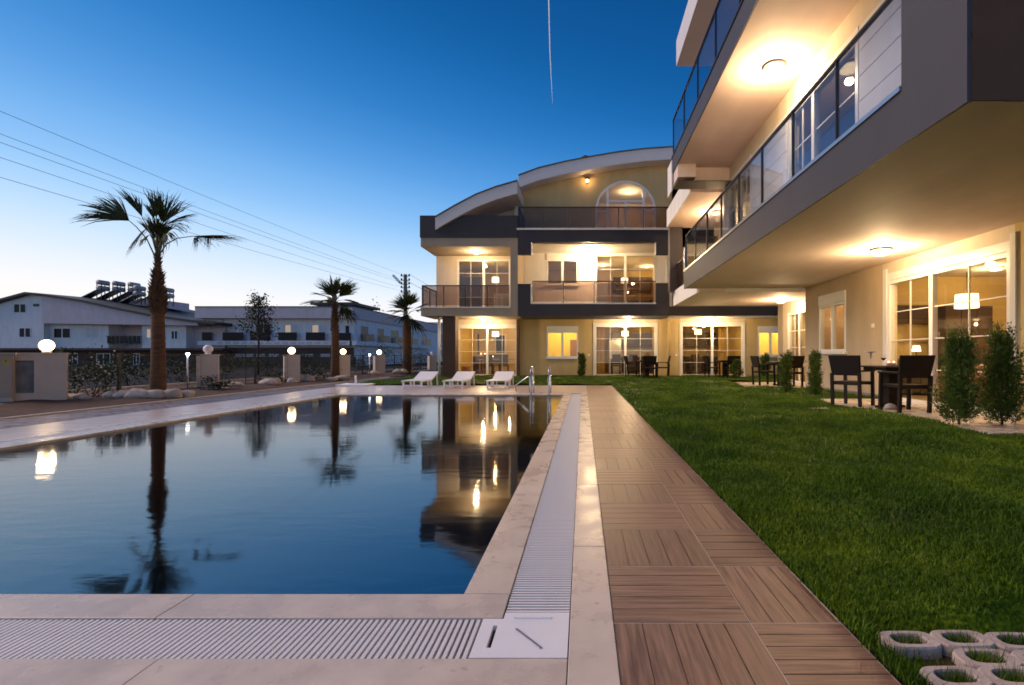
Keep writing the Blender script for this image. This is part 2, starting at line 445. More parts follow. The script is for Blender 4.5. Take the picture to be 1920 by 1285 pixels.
class WF:   # wall frame: u along the wall, d outward, z up
    def __init__(s, axis, plane, sgn=-1): s.axis, s.p, s.g = axis, plane, sgn
    def box(s, mb, u0, u1, d0, d1, z0, z1):
        a, b = s.p+s.g*d0, s.p+s.g*d1
        if s.axis == 'y': mb.box(u0, u1, a, b, z0, z1)
        else: mb.box(a, b, u0, u1, z0, z1)
        return mb
    def pt(s, u, d, z):
        return (u, s.p+s.g*d, z) if s.axis == 'y' else (s.p+s.g*d, u, z)
    def holes(s, mb, u0, u1, z0, z1, holes, t=.2):
        us = sorted({u0, u1, *[h[0] for h in holes], *[h[1] for h in holes]})
        us = [u for u in us if u0 <= u <= u1]
        for a, b in zip(us, us[1:]):
            hs = sorted([(max(z0, h[2]), min(z1, h[3])) for h in holes if h[0] <= a+1e-6 and h[1] >= b-1e-6 and h[3] > z0 and h[2] < z1])
            z = z0
            for c, d in hs:
                if c > z+1e-5: s.box(mb, a, b, -t, 0, z, c)
                z = d
            if z < z1-1e-5: s.box(mb, a, b, -t, 0, z, z1)
        return mb

def sliding_door(W, parent, u0, u1, z0, z1, rows=4, split=.5, box=.0, leafbars=1, fm='frame', gm='glass', label=None):
    fw = .075
    mb = MB()
    zt = z1-box
    W.box(mb, u0, u0+fw, -.10, .012, z0, z1); W.box(mb, u1-fw, u1, -.10, .012, z0, z1)
    W.box(mb, u0+fw, u1-fw, -.10, .01, zt-fw, zt); W.box(mb, u0+fw, u1-fw, -.10, .011, z0, z0+fw*.9)
    um = u0+(u1-u0)*split
    W.box(mb, um-.05, um+.05, -.09, .006, z0+fw*.9, zt-fw)
    f = mb.build('sliding_door', fm, parent)
    if label: f['label'] = label
    if box:
        W.box(MB(), u0+fw, u1-fw, -.10, .005, zt+.012, z1).build('shutter_box', fm, f)
    for a, b in ((u0+fw, um-.05), (um+.05, u1-fw)):
        W.box(MB(), a, b, -.055, -.045, z0+fw*.9, zt-fw).build('pane', gm, f)
        for k in range(1, leafbars+1):
            u = a+(b-a)*k/(leafbars+1)
            W.box(MB(), u-.0085, u+.0085, -.062, -.036, z0+fw*.9, zt-fw).build('glazing_bar', fm, f)
        for r in range(1, rows):
            z = z0+fw*.9+(zt-fw-z0-fw*.9)*r/rows
            W.box(MB(), a, b, -.060, -.038, z-.0085, z+.0085).build('glazing_bar', fm, f)
    return f

def window(W, parent, u0, u1, z0, z1, box=.22, split=.5, fm='frame', gm='glass', sill=True, name='window', fw=.065):
    mb = MB(); zt = z1-box
    W.box(mb, u0, u0+fw, -.10, .012, z0, zt); W.box(mb, u1-fw, u1, -.10, .012, z0, zt)
    W.box(mb, u0+fw, u1-fw, -.10, .01, zt-fw, zt); W.box(mb, u0+fw, u1-fw, -.10, .011, z0, z0+fw)
    um = u0+(u1-u0)*split
    segs = [(u0+fw, u1-fw)]
    if split:
        W.box(mb, um-.05, um+.05, -.09, .006, z0+fw, zt-fw); segs = [(u0+fw, um-.05), (um+.05, u1-fw)]
    f = mb.build(name, fm, parent)
    for a, b in segs: W.box(MB(), a, b, -.055, -.045, z0+fw, zt-fw).build('pane', gm, f)
    if box: W.box(MB(), u0, u1, -.12, .035, zt+.004, z1).build('shutter_box', fm, f)
    if sill: W.box(MB(), u0-.05, u1+.05, -.1, .09, z0-.06, z0-.004).build('sill', fm, f)
    return f

def railing(W, parent, u0, u1, z0, z1, n, gm='smoked', pm='dark_metal', rail=.045, zlow=.05, postw=.04):
    mb = MB(); W.box(mb, u0, u1, -.025, .025, z1-rail, z1)
    r = mb.build('railing', pm, parent)
    for i in range(n+1):
        u = u0+(u1-u0)*i/n
        W.box(MB(), max(u0, u-postw/2), min(u1, u+postw/2), -.02, .02, z0, z1-rail).build('post', pm, r)
    for i in range(n):
        a = u0+(u1-u0)*i/n+postw/2+.01; b = u0+(u1-u0)*(i+1)/n-postw/2-.01
        W.box(MB(), a, b, -.006, .006, z0+zlow, z1-rail-.005).build('pane', gm, r)
    return r

def glow(parent, loc, watts, rad, c=(1.0, .70, .38)):
    ld = bpy.data.lights.new('lamp_light', 'POINT'); ld.energy = watts; ld.shadow_soft_size = rad; ld.color = c
    o = bpy.data.objects.new('lamp_light', ld); col.objects.link(o); o.parent = parent
    b = ORIGIN.get(parent.name, (0, 0, 0)); o.location = (loc[0]-b[0], loc[1]-b[1], loc[2]-b[2])
    return o
WATT = dict(lamp=95, lamp_hot=220, lamp_soft=125)
def ceiling_light(loc, label, m='lamp', r=.125, grp='ceiling lights under the balconies'):
    t = thing('ceiling_light', label, 'ceiling light', loc, 0, grp)
    MB().lathe(loc, [(r*1.12, -.001), (r*1.15, -.022), (r*1.02, -.03)], 20).build('rim', 'alu', t, True)
    MB().lathe(loc, [(r*.9, -.031), (r*.98, -.05), (r*.94, -.08), (r*.7, -.11), (r*.3, -.125), (.01, -.127)], 16).build('diffuser', m, t, True)
    glow(t, (loc[0], loc[1], loc[2]-.127-.15), WATT[m]*(1.0+(r-.125)*9), .06)
    return t

# =================================================================== SETTING
# ground sheet with a hole for the pool
HX0, HX1, HY0, HY1 = -6.60, .06, 1.50, 13.05
G = -.045
mb = MB()
for (a, b, c, d) in ((-900, HX0, -40, 2500), (HX1, 900, -40, 2500), (HX0, HX1, -40, HY0), (HX0, HX1, HY1, 2500)):
    mb.add([(a, c, G), (b, c, G), (b, d, G), (a, d, G)], [(0, 1, 2, 3)])
struct(mb, 'ground', 'ground')

# street beyond the fence
mb = MB(); mb.box(-20.5, -13.2, -30, 260, G-.02, G+.006); struct(mb, 'street', 'asphalt')
mb = MB(); mb.box(-13.2, -13.05, -30, 260, G-.02, G+.12); struct(mb, 'street_kerb', 'kerb')

# pool
PX0, PX1, PY0, PY1 = -6.02, -.476, 2.02, 12.5
C1, GW, C2 = .185, .245, .155          # inner coping, gutter, outer coping
mb = MB()
mb.box(PX0-.1, PX1+.1, PY0-.1, PY1+.1, -1.6, -1.5)
mb.box(PX0-.1, PX0, PY0, PY1, -1.5, -.062); mb.box(PX1, PX1+.1, PY0, PY1, -1.5, -.062)
mb.box(PX0-.1, PX1+.1, PY0-.1, PY0, -1.5, -.062); mb.box(PX0-.1, PX1+.1, PY1, PY1+.1, -1.5, -.062)
struct(mb, 'pool_basin', 'pool_tile')
mb = MB(); mb.add([(PX0-.05, PY0-.05, -.028), (PX1+.05, PY0-.05, -.028), (PX1+.05, PY1+.05, -.028), (PX0-.05, PY1+.05, -.028)], [(0, 1, 2, 3)])
struct(mb, 'pool_water', 'water')

cop = MB()   # hidden bed under the stones: the coping's own mesh
a1, a2, a3 = C1, C1+GW, C1+GW+C2
for (x0, x1, y0, y1) in ((PX0-a3, PX1+a3, PY0-a3, PY0-a2), (PX0-a3, PX1+a3, PY1+a2, PY1+a3),
                         (PX0-a3, PX0-a2, PY0-a2, PY1+a2), (PX1+a2, PX1+a3, PY0-a2, PY1+a2)):
    cop.box(x0, x1, y0, y1, -.16, -.045)
for (x0, x1, y0, y1) in ((PX0-a1, PX1+a1, PY0-a1, PY0-.1), (PX0-a1, PX1+a1, PY1+.1, PY1+a1),
                         (PX0-a1, PX0-.1, PY0-.1, PY1+.1), (PX1+.1, PX1+a1, PY0-.1, PY1+.1)):
    cop.box(x0, x1, y0, y1, -.16, -.064)
coping = struct(cop, 'pool_coping', 'travertine')
chan = MB(); chan.box(PX0-a2, PX1+a2, PY0-a2, PY1+a2, -.20, -.162)
chan.v = [v for v in chan.v]
mb = MB()
for (x0, x1, y0, y1) in ((PX0-a2, PX1+a2, PY0-a2, PY0-a1), (PX0-a2, PX1+a2, PY1+a1, PY1+a2),
                         (PX0-a2, PX0-a1, PY0-a1, PY1+a1), (PX1+a1, PX1+a2, PY0-a1, PY1+a1)):
    mb.box(x0, x1, y0, y1, -.18, -.15)
struct(mb, 'gutter_channel', 'channel')

def stone_run(x0, x1, y0, y1, along, n, zb=-.062):
    L = (x1-x0) if along == 'x' else (y1-y0)
    cuts = [0]
    for i in range(1, n): cuts.append(L*(i+rng.uniform(-.12, .12))/n)
    cuts.append(L)
    for a, b in zip(cuts, cuts[1:]):
        g = .0012
        dz = rng.uniform(-.0006, .0006)
        bx = (x0+a+g, x0+b-g, y0, y1) if along == 'x' else (x0, x1, y0+a+g, y0+b-g)
        MB().box(*bx, zb, dz).build('coping_stone', 'travertine', coping, bevel=.003)
stone_run(PX0-a1, PX1+a1, PY0-a1, PY0, 'x', 5)
stone_run(PX0-a1, PX1+a1, PY1, PY1+a1, 'x', 7)
stone_run(PX1, PX1+a1, PY0+.001, PY1-.001, 'y', 9)
stone_run(PX0-a1, PX0, PY0+.001, PY1-.001, 'y', 9)
stone_run(PX0-a3, PX1+a2-.001, PY0-a3, PY0-a2, 'x', 5, -.044)
stone_run(PX1+a2, PX1+a3, PY0-a3, PY1+a3, 'y', 10, -.044)
stone_run(PX0-a3, PX0-a2, PY0-a2+.001, PY1+a3, 'y', 9, -.044)
stone_run(PX0-a2+.001, PX1+a2-.001, PY1+a2, PY1+a3, 'x', 7, -.044)

# gutter gratings: slats as pieces
PITCH = .0215
sl_y = MB().box(-.0062, .0062, -GW/2+.004, GW/2-.004, -.022, -.004); sl_x = MB().box(-GW/2+.004, GW/2-.004, -.0062, .0062, -.022, -.004)
def slat_mesh(m, nm):
    me = bpy.data.meshes.new(nm); me.from_pydata(m.v, [], m.f); me.materials.append(M['grate']); return me
me_y, me_x = slat_mesh(sl_y, 'slat_across'), slat_mesh(sl_x, 'slat_along')
def grating(label, axis, fixed, a, b, nmax, flip=False):
    cen = (a, fixed, 0) if axis == 'x' else (fixed, a, 0)
    t = thing('gutter_grating', label, 'grating', cen)
    n = int(abs(b-a)/PITCH); rest = MB(); sg = 1 if b > a else -1
    for i in range(n):
        p = sg*(i+.5)*PITCH
        if i < nmax: piece('slat', me_y if axis == 'x' else me_x, t, (p, 0, 0) if axis == 'x' else (0, p, 0))
        else:
            src = sl_y if axis == 'x' else sl_x
            off = (a+p, fixed, 0) if axis == 'x' else (fixed, a+p, 0)
            rest.add([(v[0]+off[0], v[1]+off[1], v[2]) for v in src.v], src.f)
    if rest.v: tag(rest.build('far_slat', 'grate', t), kind='stuff')
    cl = MB()   # carrier bars the slats clip onto
    for o in (-.08, .08):
        if axis == 'x': cl.box(a, b, fixed+o-.006, fixed+o+.006, -.05, -.0225)
        else: cl.box(fixed+o-.006, fixed+o+.006, a, b, -.05, -.0225)
    cl.build('carrier', 'grate', t)
GXc = PX1+a1+GW/2
grating('white slatted gutter grating running across the front of the pool', 'x', PY0-a1-GW/2, PX1+a1-.075, -2.6, 95)
grating('long white slatted gutter grating between the pool and the wooden tiles', 'y', GXc, PY0-a1+.045, PY1+a1, 220)
grating('far gutter grating at the lounger end of the pool', 'x', PY1+a1+GW/2, PX1+a1-.02, PX0-a1, 0)
grating('gutter grating along the fence side of the pool', 'y', PX0-a1-GW/2, PY0-a1, PY1+a1, 0)

# corner plate
cx0, cx1 = PX1+a1-.07, PX1+a2-.004
cy0, cy1 = PY0-a2+.004, PY0-a1+.04
t = thing('corner_plate', 'white plastic corner plate with slots where the two gratings meet', 'corner plate', ((cx0+cx1)/2, (cy0+cy1)/2, 0))
mb = MB()
s0, s1 = cx0+.045, cx0+.060
mb.box(cx0, s0, cy0, PY0-a1-.004, -.02, -.001); mb.box(s1, cx1, cy0, PY0-a1-.004, -.02, -.001)
mb.box(s0, s1, cy0, cy0+.055, -.02, -.001); mb.box(s0, s1, PY0-a1-.05, PY0-a1-.004, -.02, -.001)
mb.box(PX1+a1+.004, cx1, PY0-a1-.004, cy1, -.02, -.001)
mb.build('plate', 'plate', t)
MB().beam((cx0+.128, cy1-.115, .0005), (cx0+.225, cy0+.05, .0005), .008, .004).build('rib', 'alu', t)
MB().box(cx0+.11, cx0+.245, cy1-.045, cy1-.034, -.002, .004).build('rib', 'plate', t)

# wood-look tiles
TS = .486
JV, JH = MB(), MB()
def tile_mesh(axis, w, l, n, nm, m=None):
    mb = MB(); mb.box(.002, w-.002, .002, l-.002, -.012, -.0045)
    for i in range(n):
        if axis == 'y': mb.box(.002+(w-.004)*i/n+.0022, .002+(w-.004)*(i+1)/n-.0022, .002, l-.002, -.0045, 0)
        else: mb.box(.002, w-.002, .002+(l-.004)*i/n+.0022, .002+(l-.004)*(i+1)/n-.0022, -.0045, 0)
    me = bpy.data.meshes.new(nm); me.from_pydata(mb.v, [], mb.f); me.materials.append(M[m or ('wood_y' if axis == 'y' else 'wood_x')])
    return me
T = {}
def tile(parent, axis, x, y, w=TS, l=TS, n=5, m=None):
    k = (axis, round(w, 3), round(l, 3), n, m)
    if k not in T: T[k] = tile_mesh(axis, w, l, n, 'deck_tile_'+axis, m)
    JV.box(x+w-.0018, x+w+.0018, y+.002, y+l-.002, -.006, -.0008); JH.box(x-.0018, x+w+.0018, y-.0018, y+.0018, -.006, -.0008)
    piece('tile', T[k], parent, (x, y, rng.uniform(-.0006, .0006)))
DX0, DX1 = PX1+a3+.002, .919
YD1 = 16.42
mb = MB(); gz = -.007
FX0 = PX0-a3-2*TS
for (x0, x1, y0, y1) in ((DX0, DX1, -.6, YD1), (FX0, DX0, PY1+a3+.002, YD1), (FX0, PX0-a3, -.6, PY1+a3), (PX0-a3, DX0, -.6, PY0-a3-.002)):
    mb.add([(x0, y0, gz), (x1, y0, gz), (x1, y1, gz), (x0, y1, gz)], [(0, 1, 2, 3)])
deck = struct(mb, 'pool_deck', 'grout')
Y0T = 900.6/500.0   # a joint seen across the walkway
c2w = DX1-DX0-TS
rows = int((YD1-Y0T)/TS)+1
for j in range(-1, rows):
    y = Y0T+j*TS; ll = TS
    if y+ll > YD1: ll = YD1-y
    if j == -1:
        ll = y+TS-(PY0-a3); y = PY0-a3
    if ll < .06: continue
    odd = j % 2 == 0
    tile(deck, 'x' if odd else 'y', DX0, y, TS, ll)
    tile(deck, 'y' if odd else 'x', DX0+TS, y, c2w, ll, 4 if odd else 5)
for i in range(3):   # row at the very front, beyond the cut
    tile(deck, 'y', DX0-TS*.66+i*TS, PY0-a3-.002-TS, TS, TS)
for i in range(1, 7):
    tile(deck, 'x', DX0-TS*.66-i*TS, PY0-a3-.002-TS, TS, TS)
yy = PY1+a3+.002
j = 0
while yy < YD1-.05:
    l = min(TS, YD1-yy); i = 0; xx = DX0
    while xx-TS > FX0-.1:
        xx -= TS; tile(deck, 'x' if (i+j) % 2 else 'y', xx, yy, TS, l, 1 if xx < DX0-.1 else 5, 'deckstone'); i += 1
    yy += TS; j += 1
yy = 4.2; j = 0
while yy < PY1+a3-.05:
    l = min(TS, PY1+a3-yy)
    for i in range(2): tile(deck, 'x' if (i+j) % 2 else 'y', FX0+i*TS, yy, TS, l, 2, 'deckstone')
    yy += TS; j += 1
JV.add(JH.v, JH.f); JV.build('grout_joint', 'grout', deck)

# paver strip and planting bed on the fence side
BX = -8.85
mb = MB(); mb.add([(BX, 0, -.03), (FX0, 0, -.03), (FX0, 23, -.03), (BX, 23, -.03)], [(0, 1, 2, 3)])
strip = struct(mb, 'paver_strip', 'soil')
mb = MB(); y = 4.0; j = 0
while y < 22.8:
    x = BX+.09-(.11 if j % 2 else 0)
    while x < FX0-.03:
        mb.box(max(x, BX+.085), min(x+.215, FX0-.01), y+.004, y+.106, -.05, -.012+rng.uniform(-.003, .003)); x += .222
    y += .11; j += 1
tag(mb.build('paver', 'paver', strip), kind='stuff')
mb = MB()
for k in range(22): mb.box(BX-.01, BX+.08, 1+k*1.0+.004, 1+(k+1)*1.0-.004, -.1, .012)
struct(mb, 'bed_kerb', 'kerb')
# soil bed (uneven sheet)
nx, ny = 14, 90
vs, fs = [], []
for jy in range(ny+1):
    for ix in range(nx+1):
        x = -13.0+(BX-.01+13.0)*ix/nx; y = .0+26.0*jy/ny
        z = -.01+.05*math.sin(ix/nx*PI)+.02*math.sin(x*3.1+y*1.7)+.015*math.sin(x*7+y*5.3)
        if ix == nx: z = -.02
        vs.append((x, y, z))
for jy in range(ny):
    for ix in range(nx):
        a = jy*(nx+1)+ix; fs.append((a, a+1, a+nx+2, a+nx+1))
struct(MB().add(vs, fs), 'soil_bed', 'soil', True)

# lawn
def lawn_z(x, y):
    e = min(1, max(0, (x-.95)/.5)) if y < YD1 else 1
    h = .038*np.sin(x*1.9+.6)*np.sin(y*1.25+1.1)+.022*np.sin(x*3.7-y*2.1)+.010*np.sin(x*.9+y*3.3)
    z = .012+e*(h+.035)
    t = min(1, max(0, (1.80-y)/.1))*min(1, max(0, (x-.97)/.08)) if x < 4 else 0
    return z*(1-t)-.025*t
TER = dict(x0=4.86, x1=6.42, y0=6.0, y1=10.85)
def in_lawn(x, y):
    if TER['x0']-.02 < x and y < TER['y1'] and y > TER['y0']: return False
    if x > 5.0 and 14.7 < y < 17.9: return False
    return True
def lawn_sheet(x0, x1, y0, y1, st):
    nx, ny = int((x1-x0)/st)+1, int((y1-y0)/st)+1
    vs, fs = [], []
    for j in range(ny+1):
        for i in range(nx+1):
            x, y = x0+(x1-x0)*i/nx, y0+(y1-y0)*j/ny
            vs.append((x, y, float(lawn_z(x, y))))
    for j in range(ny):
        for i in range(nx):
            a = j*(nx+1)+i
            cx, cy = vs[a][0]+st/2, vs[a][1]+st/2
            if in_lawn(cx, cy): fs.append((a, a+1, a+nx+2, a+nx+1))
    return vs, fs
mb = MB()
mb.add(*lawn_sheet(DX1+.012, 7.0, -.5, 22.95, .1))
mb.add(*lawn_sheet(-7.6, DX1+.012, YD1+.012, 22.95, .25))
mb.add(*lawn_sheet(7.0, 9.4, 18.6, 22.95, .3))
struct(mb, 'lawn', 'lawn', True)

def blades(name, regions, m):
    V, F = [], []
    o = 0
    for (x0, x1, y0, y1, dens, h0, h1, w) in regions:
        n = int((x1-x0)*(y1-y0)*dens)
        x = rng.uniform(x0, x1, n); y = rng.uniform(y0, y1, n)
        ok = np.array([in_lawn(a, b) and not (b < 1.72 and a > .985 and PAV) for a, b in zip(x, y)]) if n else np.zeros(0, bool)
        x, y = x[ok], y[ok]; n = len(x)
        z = np.array([lawn_z(a, b) for a, b in zip(x, y)])
        clump = .75+.5*np.sin(x*4.1+1.3*np.sin(y*2.7))*np.sin(y*3.3+x)
        h = rng.uniform(h0, h1, n)*np.clip(clump, .55, 1.25)
        a = rng.uniform(0, 2*PI, n); le = rng.uniform(.15, .9, n)*h; ld = rng.uniform(0, 2*PI, n)
        dx, dy = np.cos(a)*w/2, np.sin(a)*w/2
        lx, ly = np.cos(ld)*le, np.sin(ld)*le
        P = np.stack([np.stack([x-dx, y-dy, z-.01], 1), np.stack([x+dx, y+dy, z-.01], 1),
                      np.stack([x+lx*.35+dx*.8, y+ly*.35+dy*.8, z+h*.6], 1), np.stack([x+lx*.35-dx*.8, y+ly*.35-dy*.8, z+h*.6], 1),
                      np.stack([x+lx, y+ly, z+h], 1)], 1).reshape(-1, 3)
        V.append(P); b = o+np.arange(n)*5
        F.append(np.stack([b, b+1, b+2, b, b+2, b+3, b+3, b+2, b+4], 1).reshape(-1, 3)); o += n*5
    V = np.concatenate(V); F = np.concatenate(F)
    me = bpy.data.meshes.new(name)
    me.vertices.add(len(V)); me.vertices.foreach_set('co', V.astype(np.float32).ravel())
    me.loops.add(F.size); me.loops.foreach_set('vertex_index', F.astype(np.int32).ravel())
    me.polygons.add(len(F)); me.polygons.foreach_set('loop_start', np.arange(0, F.size, 3, dtype=np.int32))
    me.polygons.foreach_set('loop_total', np.full(len(F), 3, np.int32))
    me.update(calc_edges=True); me.materials.append(M[m])
    ob = bpy.data.objects.new(name, me); col.objects.link(ob)
    return tag(ob, kind='stuff')
PAV = True
g = blades('grass', [(DX1-.008, DX1+.03, 1.3, 9.0, 5200, .03, .07, .0045), (DX1+.004, 3.3, 1.3, 2.6, 11000, .03, .062, .0042), (DX1+.02, 3.9, 2.6, 4.2, 7500, .03, .062, .005),
                 (DX1+.02, 5.2, 4.2, 7.0, 3600, .03, .062, .0065), (DX1+.02, 6.4, 7.0, 11.5, 1500, .03, .06, .009),
                 (DX1+.02, 7.0, 11.5, 22.9, 620, .03, .06, .014), (-7.5, DX1, YD1+.02, 22.9, 420, .03, .06, .016), (7.0, 9.3, 18.7, 22.9, 420, .03, .06, .016)], 'grass')
g['label'] = 'short green lawn grass beside the wooden tiles'

# turf pavers at the front corner of the lawn
mb = MB(); mb.box(1.0, 3.0, .6, 1.80, -.05, -.020)
pp = struct(mb, 'paver_path', 'soil')
def ring_mesh():
    mb = MB(); n = 24; o = []
    for (a, b, e) in ((.0890, .0496, 4.0), (.055, .0295, 3.0)):
        r = []
        for k in range(n):
            t = 2*PI*k/n; c, s_ = math.cos(t), math.sin(t)
            r.append((a*math.copysign(abs(c)**(2/e), c), b*math.copysign(abs(s_)**(2/e), s_)))
        o.append(r)
    def lerp(p, q, t): return (p[0]+(q[0]-p[0])*t, p[1]+(q[1]-p[1])*t)
    rings = [[(p[0], p[1], -.05) for p in o[0]], [(p[0], p[1], .010) for p in o[0]],
             [(*lerp(p, q, .10), .017) for p, q in zip(*o)], [(*lerp(p, q, .90), .017) for p, q in zip(*o)],
             [(p[0], p[1], .011) for p in o[1]], [(p[0], p[1], -.05) for p in o[1]]]
    vs = [v for r in rings for v in r]; fs = []
    for i in range(5):
        for k in range(n): fs.append((i*n+k, i*n+(k+1) % n, (i+1)*n+(k+1) % n, (i+1)*n+k))
    me = bpy.data.meshes.new('turf_paver'); me.from_pydata(vs, [], fs); me.materials.append(M['paverc'])
    return me
rm = ring_mesh(); pav = []
for j in range(7):
    for i in range(10):
        x = 1.075+i*.178+j*.006; y = 1.665-j*.096+(.008 if i % 2 else 0)
        if j in (1, 3) and i == 0: continue
        o = piece('turf_paver', rm, pp, (x, y, rng.uniform(-.006, .003))); o.rotation_euler = (0, 0, rng.uniform(-.03, .03)); pav.append((x, y))
# tufts growing in the cells
V, F = [], []
for (px_, py_) in pav:
    for k in range(120):
        a = rng.uniform(0, 2*PI); r = math.sqrt(rng.uniform(0, 1))
        x, y = px_+.050*r*math.cos(a), py_+.026*r*math.sin(a)
        h = rng.uniform(.015, .055); t_ = rng.uniform(0, PI); w = .002
        lx, ly = rng.uniform(-.03, .03), rng.uniform(-.03, .03); b = len(V)
        V += [(x-w*math.cos(t_), y-w*math.sin(t_), -.02), (x+w*math.cos(t_), y+w*math.sin(t_), -.02), (x+lx, y+ly, h)]
        F.append((b, b+1, b+2))
for k in range(9000):   # grass creeping between pavers and around their rim
    x, y = rng.uniform(.95, 3.2), rng.uniform(1.0, 1.9)
    if any(abs(x-a)/.086 < 1 and abs(y-b)/.046 < 1 for a, b in pav): continue
    h = rng.uniform(.01, .04); t_ = rng.uniform(0, PI); w = .002; b = len(V)
    V += [(x-w*math.cos(t_), y-w*math.sin(t_), -.02), (x+w*math.cos(t_), y+w*math.sin(t_), -.02), (x+rng.uniform(-.02, .02), y+rng.uniform(-.02, .02), h)]
    F.append((b, b+1, b+2))
o = tag(MB().add(V, F).build('cell_grass', 'grass'), kind='stuff'); o['label'] = 'grass tufts growing in the turf pavers'

# terrace of the near apartment and of the next one
def terrace(x0, x1, y0, y1, z):
    mb = MB(); mb.box(x0, x1, y0, y1, -.04, z-.008)
    s = struct(mb, 'terrace', 'grout')
    n, m_ = round((x1-x0)/.45), round((y1-y0)/.45)
    me = None
    for i in range(n):
        for j in range(m_):
            w, l = (x1-x0)/n, (y1-y0)/m_
            if me is None:
                b = MB().box(.002, w-.002, .002, l-.002, -.012, 0); me = bpy.data.meshes.new('terrace_tile'); me.from_pydata(b.v, [], b.f); me.materials.append(M['travertine'])
            piece('tile', me, s, (x0+i*w, y0+j*l, z+rng.uniform(-.0005, .0005)))
terrace(TER['x0'], TER['x1']-.03, TER['y0'], TER['y1'], .035)
terrace(5.0, 7.17, 14.75, 17.9, .03)

# =================================================================== BUILDING ACROSS THE POOL
YW, YF = 23.0, 21.0
B1 = thing('apartment_building', 'cream and charcoal apartment house with curved white roof beyond the pool', 'apartment building', (1.0, YW, 0))
W1 = WF('y', YW); F1 = WF('y', YF)
w = lambda px: PX(px, YW)
wz = lambda py: PZ(py, YW)
f = lambda px: PX(px, YF)
fz_ = lambda py: PZ(py, YF)
S1 = (2.62, 2.98)      # first slab
ZB2, ZT2 = 5.50, 5.90  # second slab underside / top band

# openings -> (u0,u1,z0,z1)
D_GL = (w(857), w(970), .05, wz(613));   D_GM = (w(1115), w(1230), .05, wz(610)); D_GR = (w(1277), w(1394), .05, wz(609))
N_GM = (w(1025), w(1084), wz(671), wz(612)); N_GR = (w(1421), w(1468), wz(668), wz(612))
D_FL = (w(857), w(957), 3.02, wz(487)); D_FM = (w(1116), w(1229), 3.02, wz(477)); N_FM = (w(1025), w(1084), wz(534), wz(477))
khaki, creamL = [], []
m1 = MB(); W1.holes(m1, w(975), w(1113), 0, S1[0]+.2, [N_GM]); m1.build('wall', 'khaki', B1)
m1 = MB(); W1.holes(m1, w(1113), w(1232), 0, S1[0]+.2, [D_GM]); m1.build('wall', 'cream', B1)
m1 = MB(); W1.box(m1, w(1232), w(1275), -.2, 0, 0, S1[0]+.2); m1.build('wall', 'khaki', B1)
m1 = MB(); W1.holes(m1, w(1275), w(1397), 0, S1[0]+.2, [D_GR]); m1.build('wall', 'cream', B1)
m1 = MB(); W1.holes(m1, w(1397), 9.6, 0, S1[0]+.2, [N_GR]); m1.build('wall', 'khaki', B1)
m1 = MB(); W1.holes(m1, -5.98, w(972), 0, S1[0]+.2, [D_GL]); m1.build('wall', 'cream', B1)
MB().box(w(970), w(975), YW-.3, YW-.002, 0, S1[0]).build('pilaster', 'brown', B1)
m1 = MB(); W1.holes(m1, -6.67, w(972), S1[0]+.2, ZT2, [D_FL]); m1.build('wall', 'cream', B1)
m1 = MB(); W1.holes(m1, w(972), w(1260), S1[0]+.2, ZT2+.3, [D_FM, N_FM]); m1.build('wall', 'white', B1)
m1 = MB(); W1.box(m1, w(1260), 9.6, -.2, 0, S1[0]+.2, 8.6); m1.build('wall', 'taupe', B1)
MB().box(-6.67, -6.47, YW+.2, YW+10, S1[0]+.2, ZT2).build('side_wall', 'cream', B1)
MB().box(-5.98, -5.78, YW+.2, YW+10, 0, S1[0]+.2).build('side_wall', 'khaki', B1)
MB().box(-6.67, 14, YW+9.8, YW+10, 0, ZT2).build('rear_wall', 'cream', B1)
MB().box(f(828), f(852.5), YF+.12, YF+.68, 0, S1[0]-.002).build('column', 'brown', B1)
MB().tube([(f(812), YF+.9, 0), (f(812), YF+.9, S1[0])], .055, 12).build('column', 'white', B1, True)

# first floor slabs
MB().box(f(789), f(957), YF+.01, YW-.002, S1[0], S1[1]-.03).build('balcony_slab', 'taupe', B1)
MB().box(f(789)-.04, f(957), YF-.03, YW-.004, S1[1]-.03, S1[1]+.02).build('balcony_edge', 'white', B1)
MB().box(-6.67, 14.0, YW+.0, YW+9.8, S1[0]+.2, S1[1]+.005).build('floor_slab', 'iceil', B1)
MB().box(-6.67, 14.0, YW+.0, YW+9.8, ZB2+.35, ZT2+.3).build('floor_slab', 'iceil', B1)
# taupe fin between the balconies and upper frame of the balcony on the fence side
MB().box(f(957), f(971), YF-.02, YW-.003, S1[0], ZB2).build('fin_wall', 'taupe', B1)
MB().box(f(789), f(971), YF-.02, YW-.003, ZB2, ZT2-.04).build('balcony_canopy', 'taupe', B1)
MB().box(f(788)-.0, f(971), YF-.06, YF+.20, ZT2-.04, fz_(405)).build('parapet', 'charcoal', B1)
MB().box(f(788), f(788)+.2, YF+.2, YW+9.8, ZT2-.04, fz_(405)).build('parapet', 'charcoal', B1)
MB().box(f(788), f(972), YF+.2, YW+.2, ZT2-.038, ZT2+.02).build('floor_slab', 'taupe', B1)
